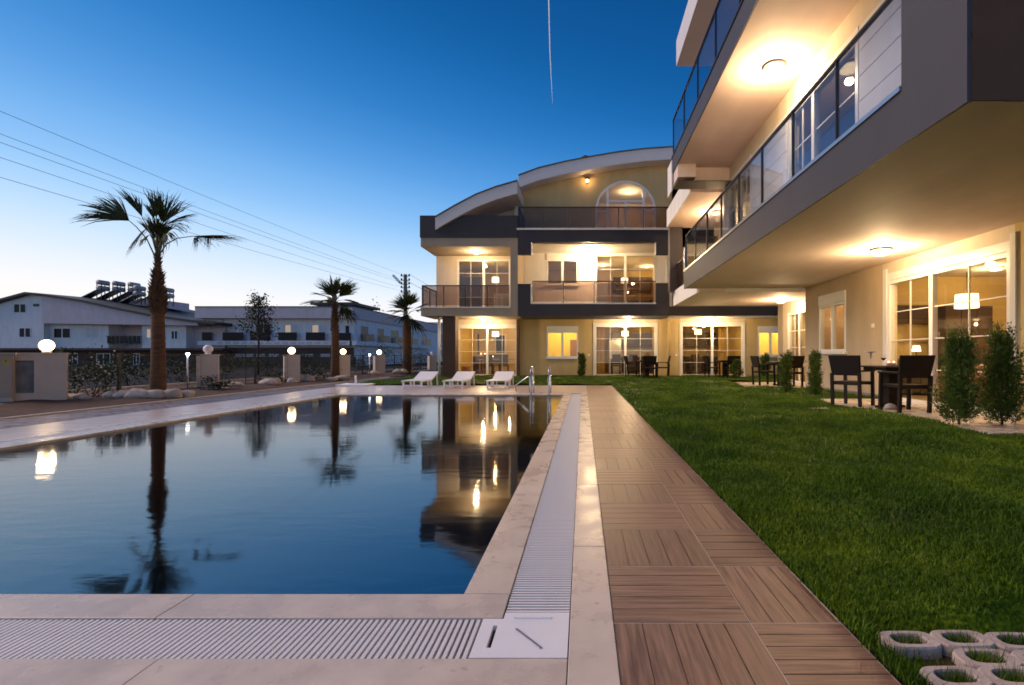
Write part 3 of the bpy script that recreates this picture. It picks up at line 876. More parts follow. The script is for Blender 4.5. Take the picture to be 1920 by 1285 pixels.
# charcoal bracket frame: bottom, legs, top
xa, xb, xc, xd = f(971.5), f(996), f(1230), f(1255)
zt_b = 3.11
MB().box(xa, xd, YF-.05, YW-.003, S1[0], zt_b-.16).build('frame_beam', 'charcoal', B1)
MB().box(xb, xc, YF-.05, YF+.14, zt_b-.16, zt_b).build('frame_beam', 'charcoal', B1)
MB().box(xa, xb, YF-.05, YF+.16, zt_b-.16, fz_(533)).build('frame_leg', 'charcoal', B1)
MB().box(xc, xd, YF-.05, YF+.16, zt_b-.16, fz_(531)).build('frame_leg', 'charcoal', B1)
MB().box(xb-.02, xb+.03, YF-.06, YF+.18, zt_b+.012, fz_(533)-.02).build('frame_lining', 'white', B1)
MB().box(xb+.03, xc, YF-.055, YF+.18, zt_b, zt_b+.05).build('balcony_edge', 'white', B1)
MB().box(xb, xc, YF+.14, YW-.003, zt_b-.158, zt_b-.08).build('balcony_floor', 'travertine', B1)
zt0, zt1, zt2 = fz_(478), fz_(455), fz_(432)
MB().box(xa, xd, YF-.05, YF+.16, zt1, zt2).build('frame_beam', 'charcoal', B1)
MB().box(xa, xb, YF-.05, YF+.16, zt0, zt1).build('frame_leg', 'charcoal', B1)
MB().box(xc, xd, YF-.05, YF+.16, zt0, zt1).build('frame_leg', 'charcoal', B1)
MB().box(xb, xb+.03, YF-.045, YF+.18, zt0+.0, zt1-.004).build('frame_lining', 'white', B1)
MB().box(xc-.03, xc, YF-.045, YF+.18, zt0+.0, zt1-.004).build('frame_lining', 'white', B1)
MB().box(xa, xd, YF+.16, YW-.003, zt1-.03, zt1+.3).build('balcony_ceiling', 'white', B1)
MB().box(xa-.05, xd-.02, YF-.09, YW-.003, zt2, zt2+.07).build('balcony_edge', 'white', B1)
# third wing band over the right doors
MB().box(f(1262), 9.3, YF+.9, YW-.003, 2.70, 3.10).build('frame_beam', 'charcoal', B1)
MB().box(f(1262), 9.3, YF+.92, YW-.003, 2.655, 2.70).build('balcony_edge', 'white', B1)
MB().tube([(w(1254), YW-.08, .02), (w(1254), YW-.08, 2.45), (w(1254)+.1, YW-.1, 2.6)], .045, 10).build('downpipe', 'khaki', B1, True)
MB().tube([(w(1250), YW-.08, 3.2), (w(1250), YW-.08, 5.4)], .045, 10).build('downpipe', 'white', B1, True)
MB().box(w(975), 9.3, YW-.014, YW-.002, 0, .10).build('plinth', 'taupe', B1)

for d, r, bx in ((D_GL, 4, 0), (D_GM, 4, 0), (D_GR, 4, 0), (D_FL, 4, 0), (D_FM, 4, 0)):
    sliding_door(W1, B1, *d, rows=r, box=bx)
window(W1, B1, *N_GM, box=.24); window(W1, B1, *N_GR, box=.24); window(W1, B1, *N_FM, box=.25)
# white surrounds
for d in (D_GL, D_GM, D_GR):
    s = MB(); W1.box(s, d[0]-.07, d[0]-.002, 0, .03, 0, d[3]+.10); W1.box(s, d[1]+.002, d[1]+.07, 0, .03, 0, d[3]+.10); W1.box(s, d[0], d[1], 0, .03, d[3]+.002, d[3]+.10)
    s.build('door_surround', 'white', B1)
    MB().box(d[0]-.1, d[1]+.1, YW-.45, YW-.0, -.05, .046).build('doorstep', 'travertine', B1)

# railings
railing(F1, B1, f(791), f(955), S1[1]+.02, fz_(535), 4)
railing(WF('x', f(791)+.03), B1, YF+.03, YW-.02, S1[1]+.02, fz_(535), 2)
railing(F1, B1, xb+.05, xc-.01, zt_b+.05, fz_(527), 4, rail=.03)
railing(F1, B1, xa, xd-.03, zt2+.07, fz_(388), 6)
railing(WF('x', xa+.03), B1, YF+.03, YW-.02, zt2+.07, fz_(388), 2)

# attic gable with arched opening
YR = 22.3
RA = [(972, 330), (1010, 316), (1060, 304), (1110, 294.5), (1160, 286), (1210, 280), (1262, 276.5)]
pts = [(PX(a, YR), PZ(b, YR)) for a, b in RA]
def extend(pts):
    (x0, z0), (x1, z1) = pts[-2], pts[-1]
    s0 = (z1-z0)/(x1-x0); x, z = x1, z1
    for k in range(1, 12):
        x += .6; s0 -= .035; z += s0*.6; pts.append((x, z))
    return pts
pts = extend(pts)
TH = .52
def interp(pts, x):
    for (a, b), (c, d) in zip(pts, pts[1:]):
        if a <= x <= c: return b+(d-b)*(x-a)/(c-a)
    return pts[-1][1] if x > pts[-1][0] else pts[0][1]
acx, ar, aspring, abot = w(1173), 1.385, wz(396), zt2+.06
def arch_top(x):
    dx = abs(x-acx)
    return aspring+math.sqrt(max(0, ar*ar-dx*dx)) if dx < ar else None
mb = MB(); ax = PX(975, YW); x = ax; xs = [ax]
N = 120; XE = 6.5
edges = sorted(set([ax+(XE-ax)*i/N for i in range(N+1)]+[acx-ar, acx+ar]))
for a, b in zip(edges, edges[1:]):
    zt_a, zt_b2 = interp(pts, a)-.35, interp(pts, b)-.35
    mid = (a+b)/2
    if abs(mid-acx) < ar:
        za, zb = arch_top(a) or aspring, arch_top(b) or aspring
    else: za = zb = ZT2+.3
    mb.hexa([(a, YW, za), (b, YW, zb), (b, YW+.2, zb), (a, YW+.2, za), (a, YW, zt_a), (b, YW, zt_b2), (b, YW+.2, zt_b2), (a, YW+.2, zt_a)])
mb.build('gable_wall', 'khaki', B1)
# arch frame and panes
fr = MB(); K = 28
for k in range(K):
    t0, t1 = PI*k/K, PI*(k+1)/K
    q = []
    for t in (t0, t1):
        for r in (ar, ar-.09): q.append((acx+r*math.cos(t), aspring+r*math.sin(t)))
    fr.hexa([(q[0][0], YW-.015, q[0][1]), (q[2][0], YW-.015, q[2][1]), (q[2][0], YW+.1, q[2][1]), (q[0][0], YW+.1, q[0][1]),
             (q[1][0], YW-.015, q[1][1]), (q[3][0], YW-.015, q[3][1]), (q[3][0], YW+.1, q[3][1]), (q[1][0], YW+.1, q[1][1])])
for sx_ in (-1, 1): fr.box(acx+sx_*ar, acx+sx_*(ar-.09), YW-.012, YW+.1, abot, aspring)
AW = fr.build('arched_window', 'frame', B1)
hw = .82; zh = aspring+.45
for u in (-hw, 0, hw): MB().box(acx+u-.055, acx+u+.055, YW-.008, YW+.08, abot, aspring+math.sqrt(ar*ar-u*u)-.06 if u else zh).build('mullion', 'frame', AW)
MB().box(acx-hw+.055, acx+hw-.055, YW-.006, YW+.08, zh-.05, zh+.05).build('mullion', 'frame', AW)
for s0, s1 in ((-ar+.09, -hw-.055), (hw+.055, ar-.09)):
    MB().box(acx+s0, acx+s1, YW-.004, YW+.07, aspring-.04, aspring+.04).build('mullion', 'frame', AW)
gp = MB(); seg = 24
for i in range(seg):
    a, b = acx-ar+.05+(2*ar-.1)*i/seg, acx-ar+.05+(2*ar-.1)*(i+1)/seg
    gp.hexa([(a, YW+.04, abot), (b, YW+.04, abot), (b, YW+.05, abot), (a, YW+.05, abot), (a, YW+.04, arch_top(a)), (b, YW+.04, arch_top(b)), (b, YW+.05, arch_top(b)), (a, YW+.05, arch_top(a))])
gp.build('pane', 'glass', AW)
# roofs
def roof(name, P, y0, y1, th, m, top):
    mb = MB(); tp = MB()
    for (a, b), (c, d) in zip(P, P[1:]):
        mb.hexa([(a, y0, b-th), (c, y0, d-th), (c, y1, d-th), (a, y1, b-th), (a, y0, b), (c, y0, d), (c, y1, d), (a, y1, b)])
        tp.hexa([(a, y0-.05, b+.003), (c, y0-.05, d+.003), (c, y1, d+.003), (a, y1, b+.003), (a, y0-.05, b+.05), (c, y0-.05, d+.05), (c, y1, d+.05), (a, y1, b+.05)])
    r = mb.build(name, m, B1); tp.build('roof_covering', top, r)
    return r
roof('roof', pts, YR, YR+11, TH, 'roofwhite', 'rooftop')
RB = [(816, 408), (852, 387), (892, 366), (930, 351.5), (970, 340)]
YL = 20.8
pl = [(PX(a, YL), PZ(b, YL)) for a, b in RB]
roof('roof', pl, YL, YR+11, .50, 'roofwhite', 'rooftop')
mb = MB()
for (a, b), (c, d) in zip(pl[1:], pl[2:]+[(ax, pl[-1][1]+.02)]):
    if c <= a: continue
    mb.hexa([(a, YW-.3, ZT2), (c, YW-.3, ZT2), (c, YW-.1, ZT2), (a, YW-.1, ZT2), (a, YW-.3, b-.3), (c, YW-.3, d-.3), (c, YW-.1, d-.3), (a, YW-.1, b-.3)])
mb.build('gable_wall', 'white', B1)
MB().box(ax-.16, ax+.02, YR+.06, YW-.002, ZT2+.3, pts[0][1]-.42).build('fin_wall', 'white', B1)
t = thing('roof_vent', 'small dark round vent on top of the curved roof', 'roof vent', (PX(1098, 22), 22.0, interp(pts, PX(1098, 22))))
c = (PX(1098, 22), 22.6, interp(pts, PX(1098, 22))-.22)
MB().lathe(c, [(.12, -.1), (.12, .15)], 12).build('pipe', 'dark_metal', t, True)
MB().lathe(c, [(.22, .12), (.27, .24), (.22, .36), (.08, .44)], 14).build('cowl', 'dark_metal', t, True)
MB().box(-2.6, 14, YR+10.8, YR+11, ZT2, 9.0).build('rear_wall', 'cream', B1)

# rooms behind the glass
def room(parent, x0, x1, y0, y1, z0, z1, wm='iwall', fm='wfloor'):
    r = MB().box(x0, x1, y1, y1+.05, z0, z1).box(x0-.05, x0, y0, y1, z0, z1).box(x1, x1+.05, y0, y1, z0, z1).build('room_wall', wm, parent)
    MB().box(x0, x1, y0, y1, z0-.04, z0).build('room_floor', fm, r)
    MB().box(x0, x1, y0, y1, z1+.002, z1+.04).build('room_ceiling', 'iceil', r)
    return r
yi = YW+.205
room(B1, -5.7, w(985), yi, yi+4.2, .045, 2.64)
room(B1, w(1006), w(1096), yi, yi+2.2, .045, 2.64, 'ywall')
room(B1, w(1100), w(1246), yi, yi+4.6, .045, 2.64)
room(B1, w(1262), w(1404), yi, yi+4.6, .045, 2.64)
room(B1, w(1410), w(1482), yi, yi+2.0, .045, 2.64, 'ywall')
room(B1, -6.4, w(974), yi, yi+4.0, 3.0, 5.45)
room(B1, w(1006), w(1246), yi, yi+4.4, 3.0, 5.6)
room(B1, acx-2.0, acx+2.2, yi, yi+3.4, zt2+.05, 8.95, 'cream')

# ---- ceiling and wall lights of this building
ceiling_light((w(912)+.02, 22.2, S1[0]), 'lit ceiling light over the glass door beside the dark brown column', 'lamp')
ceiling_light((PX(893, 22.0), 22.0, ZB2), 'lit ceiling light over the upper corner balcony nearest the fence', 'lamp')
ceiling_light((PX(1108, 22.3), 22.3, zt1-.03), 'bright ceiling light inside the charcoal framed balcony', 'lamp_hot', .16)
ceiling_light((PX(1178, 22.1), 22.1, S1[0]), 'lit ceiling light over the ground floor door under the charcoal framed balcony', 'lamp_soft')
ceiling_light((PX(1336, 22.2), 22.2, 2.655), 'lit ceiling light over the garden door between the two buildings', 'lamp_soft')
t = thing('wall_lantern', 'lit lantern on the gable wall beside the arched window', 'wall lamp', (w(1101), YW-.12, wz(341)))
c = (w(1101), YW-.12, wz(341))
MB().box(c[0]-.05, c[0]+.05, c[1]+.09, c[1]+.118, c[2]-.12, c[2]+.06).build('bracket', 'dark_metal', t)
MB().ball(c, .075, 12, 7).build('bulb', 'lantern', t, True); glow(t, (c[0], c[1]-.04, c[2]), 16, .085, (1.0, .62, .26))
MB().lathe(c, [(.11, .09), (.09, .12), (.02, .17)], 12).build('cap', 'dark_metal', t, True)

# =================================================================== BUILDING ALONG THE LAWN
XF, XW, X1 = 2.94, 6.40, 3.90
ZS, ZF1 = 2.91, 3.43
YN, YE = 3.87, 14.70
B2 = thing('apartment_building', 'tall apartment house with long grey glass balconies along the lawn', 'apartment building', (XW, 9.5, 0))
G2 = WF('x', XW)
D_N = (7.55, 10.62, .04, 2.68); N_N = (12.30, 13.68, 1.06, 2.56)
mb = MB(); G2.holes(mb, 3.87, 7.49, 0, ZS, []); mb.build('wall', 'khaki', B2)
mb = MB(); G2.holes(mb, 7.49, 10.80, 0, ZS, [D_N]); mb.build('wall', 'cream', B2)
mb = MB(); G2.holes(mb, 10.80, 14.55, 0, ZS, [N_N]); mb.build('wall', 'tan', B2)
MB().box(XW-.008, XW-.001, 10.85, 14.5, .0, .12).build('plinth', 'panelgrey', B2)
MB().box(XW+.2, 7.4, 14.35, 14.55, 0, ZS).build('wall', 'tan', B2)
d2 = sliding_door(G2, B2, *D_N, rows=4, split=.57, box=.16)
window(G2, B2, *N_N, box=.26, split=.5)
MB().box(XW-.50, XW-.0, 7.5, 10.7, -.03, .038).build('doorstep', 'travertine', B2)
G2.box(MB(), D_N[1]+.002, D_N[1]+.12, 0, .03, .04, D_N[3]+.1).build('door_surround', 'white', B2)
G2.box(MB(), D_N[0]-.10, D_N[0]-.002, 0, .03, .04, D_N[3]+.1).build('door_surround', 'white', B2)
# second bay (recessed) with its own door
X2 = 7.2
G3 = WF('x', X2)
D_B = (15.9, 17.75, .04, 2.45)
mb = MB(); G3.holes(mb, 14.55, 18.2, 0, 2.81, [D_B]); mb.build('wall', 'cream', B2)
MB().box(X2-.02, X2+.4, 18.2, 18.62, 0, 2.81).build('column', 'taupe', B2)
sliding_door(G3, B2, *D_B, rows=4)
X3 = 3.36
MB().box(X3, 7.6, 14.62, 18.6, 2.81, 3.30).build('balcony_slab', 'soffit', B2)
MB().box(X3-.025, X3-.001, 14.75, 18.62, 2.80, 3.33).build('balcony_edge', 'white', B2)
MB().box(4.1, 6.4, 14.56, 14.618, 2.80, 2.905).build('drop_beam', 'white', B2)
# lower long balcony
MB().box(XF+.03, 12.0, YN+.02, YE-.01, ZS, ZF1-.03).build('balcony_slab', 'soffit', B2)
MB().box(XF, XF+.028, YN, YE, ZS-.012, ZF1-.03).build('fascia', 'fascia', B2)
MB().box(XF-.02, XF+.12, 4.67, YE, ZF1-.03, ZF1+.015).build('balcony_edge', 'alu', B2)
MB().box(XF+.03, XF+.04, YN, YN+.018, ZS-.012, ZF1).build('fascia', 'brown', B2)
# near end: solid pier, and dark brown end wall facing the viewer
MB().box(XF, XF+.30, YN, 4.67, ZF1-.03, 9.0).build('pier', 'fascia', B2)
MB().box(XF+.302, 12, YN, YN+.018, ZS-.004, ZF1).box(XF+.302, 12, YN, YN+.25, ZF1, 9.0).build('end_wall', 'brown', B2)
MB().box(XF+.042, XF+.302, YN-.002, YN+.016, ZS, 9.0).build('end_wall', 'brown', B2)
MB().box(XF+.302, X1, YN+.25, YN+.45, ZF1, 5.97).build('pier', 'white', B2)
U2 = WF('x', XF+.05)
railing(U2, B2, 4.70, YE-.05, ZF1+.015, 4.44, 8, gm='balglass', rail=.03, postw=.02, pm='dark_metal')
railing(WF('y', YE-.04), B2, XF+.08, 3.9, ZF1+.015, 4.42, 1, gm='smoked')
MB().box(XF-.0, XF+.06, YE-.04, YE+.02, ZS, 4.12).build('end_post', 'alu', B2)
# first floor wall
F2 = WF('x', X1)
D_1 = (7.15, 9.60, 3.45, 5.62); D_2 = (11.7, 13.6, 3.45, 5.62)
mb = MB(); F2.holes(mb, 4.3, 14.0, ZF1-.02, 5.97, [D_1, D_2]); mb.build('wall', 'cream', B2)
sliding_door(F2, B2, *D_1, rows=3, split=.58, box=.14); sliding_door(F2, B2, *D_2, rows=3, box=.14)
for (a, b) in ((4.35, 7.10), (9.66, 11.64)):
    for k in range(6):
        z0 = ZF1+.02+k*.355
        F2.box(MB(), a, b, .002, .022, z0+.006, z0+.349).build('cladding_panel', 'white', B2)
mb = MB().box(X1+.2, 9, 4.4, 14.4, ZF1-.02, ZF1+.02).build('room_floor', 'wfloor', B2)
MB().box(7.8, 7.85, 4.4, 14.4, ZF1+.02, 5.97).build('room_wall', 'iwall', B2)
# upper balcony
XU, ZU, ZU1 = 2.45, 5.97, 6.40
MB().box(XU+.03, 9, YN+.3, 13.9, ZU, ZU1-.03).build('balcony_slab', 'soffit', B2)
MB().box(XU, XU+.028, YN-.4, 13.92, ZU-.012, ZU1-.03).build('fascia', 'fascia', B2)
MB().box(XU-.02, XU+.10, YN-.4, 13.92, ZU1-.03, ZU1+.012).build('balcony_edge', 'dark_metal', B2)
railing(WF('x', XU+.04), B2, YN-.3, 13.9, ZU1+.012, 7.44, 7, gm='balglass', rail=.03, postw=.02)
railing(WF('y', 13.88), B2, XU+.08, 3.9, ZU1+.012, 7.44, 1, gm='balglass', rail=.03, postw=.02)
MB().box(XU-.03, XU-.002, 13.80, 14.45, ZU-.5, ZU1-.1).build('end_post', 'white', B2)
MB().box(XU+.03, XU+.50, 13.2, 13.85, ZU-.34, ZU-.001).build('drop_beam', 'soffit', B2)
MB().box(XU+.50, 4.2, 13.45, 13.85, ZU-.43, ZU-.002).build('drop_beam', 'soffit', B2)
MB().box(XU+.03, 4.2, 13.2, 13.86, ZU-.45, ZU-.432).build('drop_beam', 'charcoal', B2)
# attic storey and eave
MB().box(4.4, 12, 4.2, 14.0, ZU1, 9.2).build('wall', 'khaki', B2)
MB().box(2.40, 12, 3.0, 13.0, 8.40, 9.05).build('eave', 'roofwhite', B2)
# second bay upper parts
MB().box(3.10, 7.6, 14.4, 18.4, 5.62, 5.80).build('balcony_slab', 'soffit', B2)
MB().box(3.05, 3.10, 14.4, 18.4, 5.62, 6.25).build('parapet', 'white', B2)
MB().box(5.0, 5.2, 14.2, 18.6, 3.3, 5.62).build('wall', 'cream', B2)
MB().box(4.9, 9, 14.2, 22.9, 6.3, 8.6).build('wall', 'taupe', B2)
MB().box(4.9, 9, 18.62, 18.9, 2.9, 8.6).build('wall', 'khaki', B2)
MB().box(3.15, 3.6, 18.3, 18.7, 3.3, 5.62).build('column', 'charcoal', B2)
railing(WF('x', 3.42), B2, 14.8, 18.3, 3.33, 4.3, 3)
# room of the near apartment
RX = 10.6
r = MB().box(RX, RX+.05, 5.6, 12.2, .03, ZS-.01).box(XW+.2, RX, 5.55, 5.6, .03, ZS-.01).box(XW+.2, RX, 12.2, 12.25, .03, ZS-.01).build('room_wall', 'iwall', B2)
MB().box(XW+.2, RX, 5.6, 12.2, -.02, .03).build('room_floor', 'wfloor', r)
MB().box(XW+.2, RX, 5.6, 12.2, ZS-.05, ZS-.012).build('room_ceiling', 'iceil', r)
r = MB().box(7.9, 7.95, 12.3, 14.3, .03, ZS-.01).build('room_wall', 'iwall', B2)
r = MB().box(9.4, 9.45, 14.6, 18.2, .03, 2.80).box(X2+.2, 9.4, 18.15, 18.2, .03, 2.8).box(X2+.2, 9.4, 14.6, 14.65, .03, 2.8).build('room_wall', 'iwall', B2)
MB().box(X2+.2, 9.4, 14.65, 18.15, -.02, .03).build('room_floor', 'wfloor', r)

ceiling_light((5.45, 9.24, ZS), 'lit ceiling light above the bar table and dark armchairs', 'lamp', .17)
ceiling_light((6.5, 16.6, 2.81), 'lit ceiling light in the recess behind the cypress shrubs', 'lamp', .15)
ceiling_light((3.30, 8.73, ZU), 'lit ceiling light over the long upper glass balcony', 'lamp', .17)
ceiling_light((4.3, 16.3, 5.62), 'small lit ceiling light over the recessed upper balcony', 'lamp_soft', .12)
MB_ = None

# power outlet covers on walls
for (W_, u, z, lab) in ((W1, w(1104), 1.0, 'small white socket cover on the wall by the yellow lit window'), (W1, w(1268), 1.0, 'small white socket cover beside the downpipe'),
                        (G2, 11.15, 1.62, 'small white switch cover on the tan wall behind the bar table')):
    mb = MB(); W_.box(mb, u-.045, u+.045, .0, .02, z-.045, z+.045)
    o = tag(mb.build('socket_cover', 'frame'), lab, 'socket', 'socket covers on the outside walls')

# =================================================================== FURNITURE OUTSIDE
def armchair(name, label, loc, rz, group):
    t = thing(name, label, 'chair', (0, 0, 0), 0, group); t.location = loc; t.rotation_euler = (0, 0, rz)   # faces local +Y
    hw, hd = .27, .23
    MB().box(-hw+.03, hw-.03, -hd+.02, hd+.02, .40, .45).build('seat', 'rattan', t, bevel=.008, local=True)
    MB().hexa([(-hw+.01, -hd-.02, .56), (hw-.01, -hd-.02, .56), (hw-.01, -hd+.03, .56), (-hw+.01, -hd+.03, .56),
               (-hw-.02, -hd-.10, .93), (hw+.02, -hd-.10, .93), (hw+.02, -hd-.055, .93), (-hw-.02, -hd-.055, .93)]).build('backrest', 'rattan', t, bevel=.012, local=True)
    for sx_ in (-1, 1):
        MB().beam((sx_*(hw-.02), -hd-.0, 0), (sx_*(hw-.02), -hd-.03, .60), .05).build('leg', 'rattan', t, local=True)
        MB().beam((sx_*(hw-.02), hd+.02, 0), (sx_*(hw-.02), hd, .63), .05).build('leg', 'rattan', t, local=True)
        MB().box(sx_*(hw-.02)-.03, sx_*(hw-.02)+.03, -hd-.01, hd+.06, .63, .66).build('armrest', 'rattan', t, bevel=.006, local=True)
    MB().beam((-hw+.05, hd, .40), (hw-.05, hd, .40), .03).beam((-hw+.05, -hd, .40), (hw-.05, -hd, .40), .03).build('seat_rail', 'rattan', t, local=True)
    return t
GC = 'dark rattan garden armchairs'
ch = armchair('garden_armchair', 'dark rattan armchair with its back to the lawn nearest the cypress shrubs', (5.33, 8.38, .035), .05, GC)
dup(ch, (5.02, 9.42, .035), -.95, 'dark rattan armchair standing by the tan wall beyond the small table', GC)

def gtable(label, loc, rz, grp):
    t = thing('garden_table', label, 'table', (0, 0, 0), 0, grp); t.location = loc; t.rotation_euler = (0, 0, rz)
    MB().box(-.36, .36, -.36, .36, .715, .745).build('table_top', 'darkwood', t, bevel=.006, local=True)
    MB().box(-.30, .30, -.30, .30, .66, .714).build('apron', 'rattan', t, local=True)
    MB().box(-.09, .09, -.09, .09, .03, .66).build('pedestal', 'rattan', t, local=True)
    for a in range(4):
        c, s = math.cos(a*PI/2), math.sin(a*PI/2)
        MB().beam((0, 0, .03), (.27*c, .27*s, .02), .05, .04).build('foot', 'rattan', t, local=True)
    return t
gt = gtable('small dark table set with wine glass and candles on the tiled terrace', (5.48, 9.02, .035), .1, 'small garden tables')
tz = .035+.745
def wine_glass(c, label, hh=.20, r=.045, wine=True, cup='tulip'):
    t = thing('wine_glass', label, 'glass', c)
    MB().lathe(c, [(.036, 0), (.036, .003), (.006, .008), (.004, hh*.45)], 14).build('stem', 'glass', t, True)
    if cup == 'tulip':
        MB().lathe(c, [(.008, hh*.45), (r*.8, hh*.56), (r, hh*.75), (r*.8, hh)], 16).build('bowl', 'glass', t, True)
        if wine: MB().lathe(c, [(.006, hh*.46), (r*.78, hh*.565), (r*.93, hh*.70), (.001, hh*.70)], 16).build('wine', 'wine', t, True)
    else:
        MB().lathe(c, [(.01, hh*.45), (.02, hh*.85), (r*.9, hh*.9), (r, hh*.94)], 18).build('bowl', 'frame', t, True)
wine_glass((5.34, 8.98, tz), 'wine glass half full of red wine on the small dark table')
wine_glass((5.26, 9.24, tz), 'tall stemmed glass dish standing behind the red wine glass', .27, .11, False, 'dish')
for (x, y, lab) in ((5.43, 8.98, 'pink candle bowl next to the red wine glass'), (5.51, 8.96, 'pink candle bowl closest to the chair backrest')):
    c = (x, y, tz); t = thing('candle_bowl', lab, 'candle', c, 0, 'pink candle bowls on the small table')
    MB().lathe(c, [(.025, 0), (.042, .02), (.04, .05), (.03, .062)], 14).build('bowl', 'candle', t, True)
    MB().ball((x, y, tz+.066), .010, 8, 5).build('flame', 'flame', t, True)
t = thing('plate', 'round pale plate on the small dark table', 'plate', (5.62, 9.08, tz))
MB().lathe((5.62, 9.08, tz), [(.07, 0), (.12, .014), (.125, .018), (.07, .008)], 20).build('dish', 'frame', t, True)
t = thing('stone_ornament', 'small pale stone ornament lying under the dark table', 'ornament', (5.30, 8.72, .035))
c = (5.30, 8.72, .035)
MB().lathe(c, [(.07, 0), (.10, .03), (.07, .08), (.02, .10)], 9).build('body', 'stone', t, True)
MB().lathe((5.36, 8.80, .035), [(.05, 0), (.07, .03), (.03, .07)], 8).build('head', 'stone', t, True)

# sets further off
gt2 = gtable('small dark table in front of the middle sliding door across the pool', (2.75, 21.7, .03), 0, 'small garden tables')
dup(ch, (2.12, 21.75, .03), -1.45, 'dark armchair left of the table in front of the middle sliding door', GC)
dup(ch, (3.42, 21.7, .03), 1.5, 'dark armchair at the end of the table beside the khaki wall and downpipe', GC)
dup(ch, (2.75, 21.15, .03), .05, 'dark armchair with its back to the pool in front of the middle sliding door', GC)
dup(gt2, (6.15, 21.7, .03), 0, 'small dark table in front of the garden door between the buildings', 'small garden tables')
dup(ch, (5.55, 21.7, .03), -1.5, 'dark armchair left of the table in front of the garden door between the buildings', GC)
dup(ch, (6.2, 21.15, .03), .1, 'dark armchair with its back to the lawn by the round shrub', GC)
dup(gt2, (6.25, 15.9, .03), 0, 'small dark table in the recess behind the cypress shrubs', 'small garden tables')
dup(ch, (5.75, 16.1, .03), -1.5, 'dark armchair in the recess half hidden by a cypress shrub', GC)
dup(ch, (6.25, 15.25, .03), .1, 'dark armchair in the recess beside the recessed sliding door', GC)
t = thing('vase', 'small white vase on the table in front of the middle sliding door', 'vase', (2.75, 21.7, .775))
MB().lathe((2.75, 21.7, .775), [(.05, 0), (.09, .06), (.06, .14), (.07, .17)], 12).build('body', 'frame', t, True)

# sun loungers
def lounger(label, loc):
    t = thing('sun_lounger', label, 'sun lounger'); t.location = loc
    t['group'] = 'white sun loungers on the tiles at the end of the pool'
    W, L, h = .62, 1.85, .25
    for sx_ in (0, W-.05): MB().box(sx_, sx_+.05, 0, 1.10, h-.05, h).build('side_rail', 'lounger', t, local=True)
    for k in range(9): MB().box(.052, W-.052, .02+k*.12, .11+k*.12, h-.02, h-.002).build('slat', 'lounger', t, local=True)
    bk = MB().hexa([(0, 1.10, h-.04), (W, 1.10, h-.04), (W, 1.12, h), (0, 1.12, h), (0, L, h+.19), (W, L, h+.19), (W, L-.02, h+.225), (0, L-.02, h+.225)])
    bk.build('backrest', 'lounger', t, local=True)
    for x in (.03, W-.03):
        MB().beam((x, .12, h-.04), (x, .06, 0), .05).build('leg', 'lounger', t, local=True)
        MB().beam((x, .75, h-.04), (x, .80, 0), .05).build('leg', 'lounger', t, local=True)
        MB().beam((x, 1.05, h-.04), (x, 1.10, 0), .05).build('leg', 'lounger', t, local=True)
        MB().beam((x, L-.12, h+.15), (x, L-.05, 0), .04).build('leg', 'lounger', t, local=True)
    MB().beam((.03, .08, .10), (W-.03, .08, .10), .03).build('crossbar', 'lounger', t, local=True)
    return t
l0 = lounger('white sun lounger', (-5.30, 14.75, 0))
l0.scale = (.95, .95, .95)
l0['label'] = 'white sun lounger closest to the fence, left of the dark brown column'
dup(l0, (-4.10, 14.75, 0), 0, 'white sun lounger in the middle of the three, before the brown column', l0['group'])
dup(l0, (-2.83, 14.75, 0), 0, 'white sun lounger closest to the steel pool ladder', l0['group'])

# pool ladder
lx, ly = PX(998, 12.6), 12.5
t = thing('pool_ladder', 'steel pool ladder with two curved handrails at the far edge of the pool', 'pool ladder', (lx, ly, 0))
for x in (lx-.02, lx+.42):
    P = [(x, ly+.62, -.02), (x, ly+.62, .45)]
    for k in range(9):
        a = PI*k/8; P.append((x, ly+.30+.32*math.cos(a), .45+.24*math.sin(a)))
    P += [(x, ly-.02, .2), (x, ly-.08, -.9)]
    MB().tube(P, .022, 10).build('handrail', 'metal', t, True)
for z in (-.15, -.42, -.69): MB().box(lx-.02, lx+.42, ly-.12, ly-.04, z-.015, z+.015).build('step', 'metal', t)
t = thing('grab_rail', 'thin sloping steel rail between the last lounger and the pool ladder', 'handrail', (lx-.45, 13.6, 0))
MB().tube([(PX(968, 13.6), 13.6, .0), (PX(966, 13.6), 13.6, .16), (PX(990, 13.2), 13.2, .42), (PX(993, 13.1), 13.1, .40), (PX(993, 13.1), 13.1, 0)], .016, 8).build('rail', 'metal', t, True)

# foot shower
t = thing('foot_shower', 'small white foot shower tray with a short post by the paver strip', 'shower', (PX(667, 16.2), 16.2, 0))
X0 = PX(672, 16.2)
MB().box(X0-.55, X0+.40, 15.8, 16.6, -.01, .06).build('tray', 'plate', t, bevel=.01)
MB().tube([(PX(667, 16.2), 16.2, .05), (PX(667, 16.2), 16.2, .33)], .03, 10).build('post', 'frame', t, True)

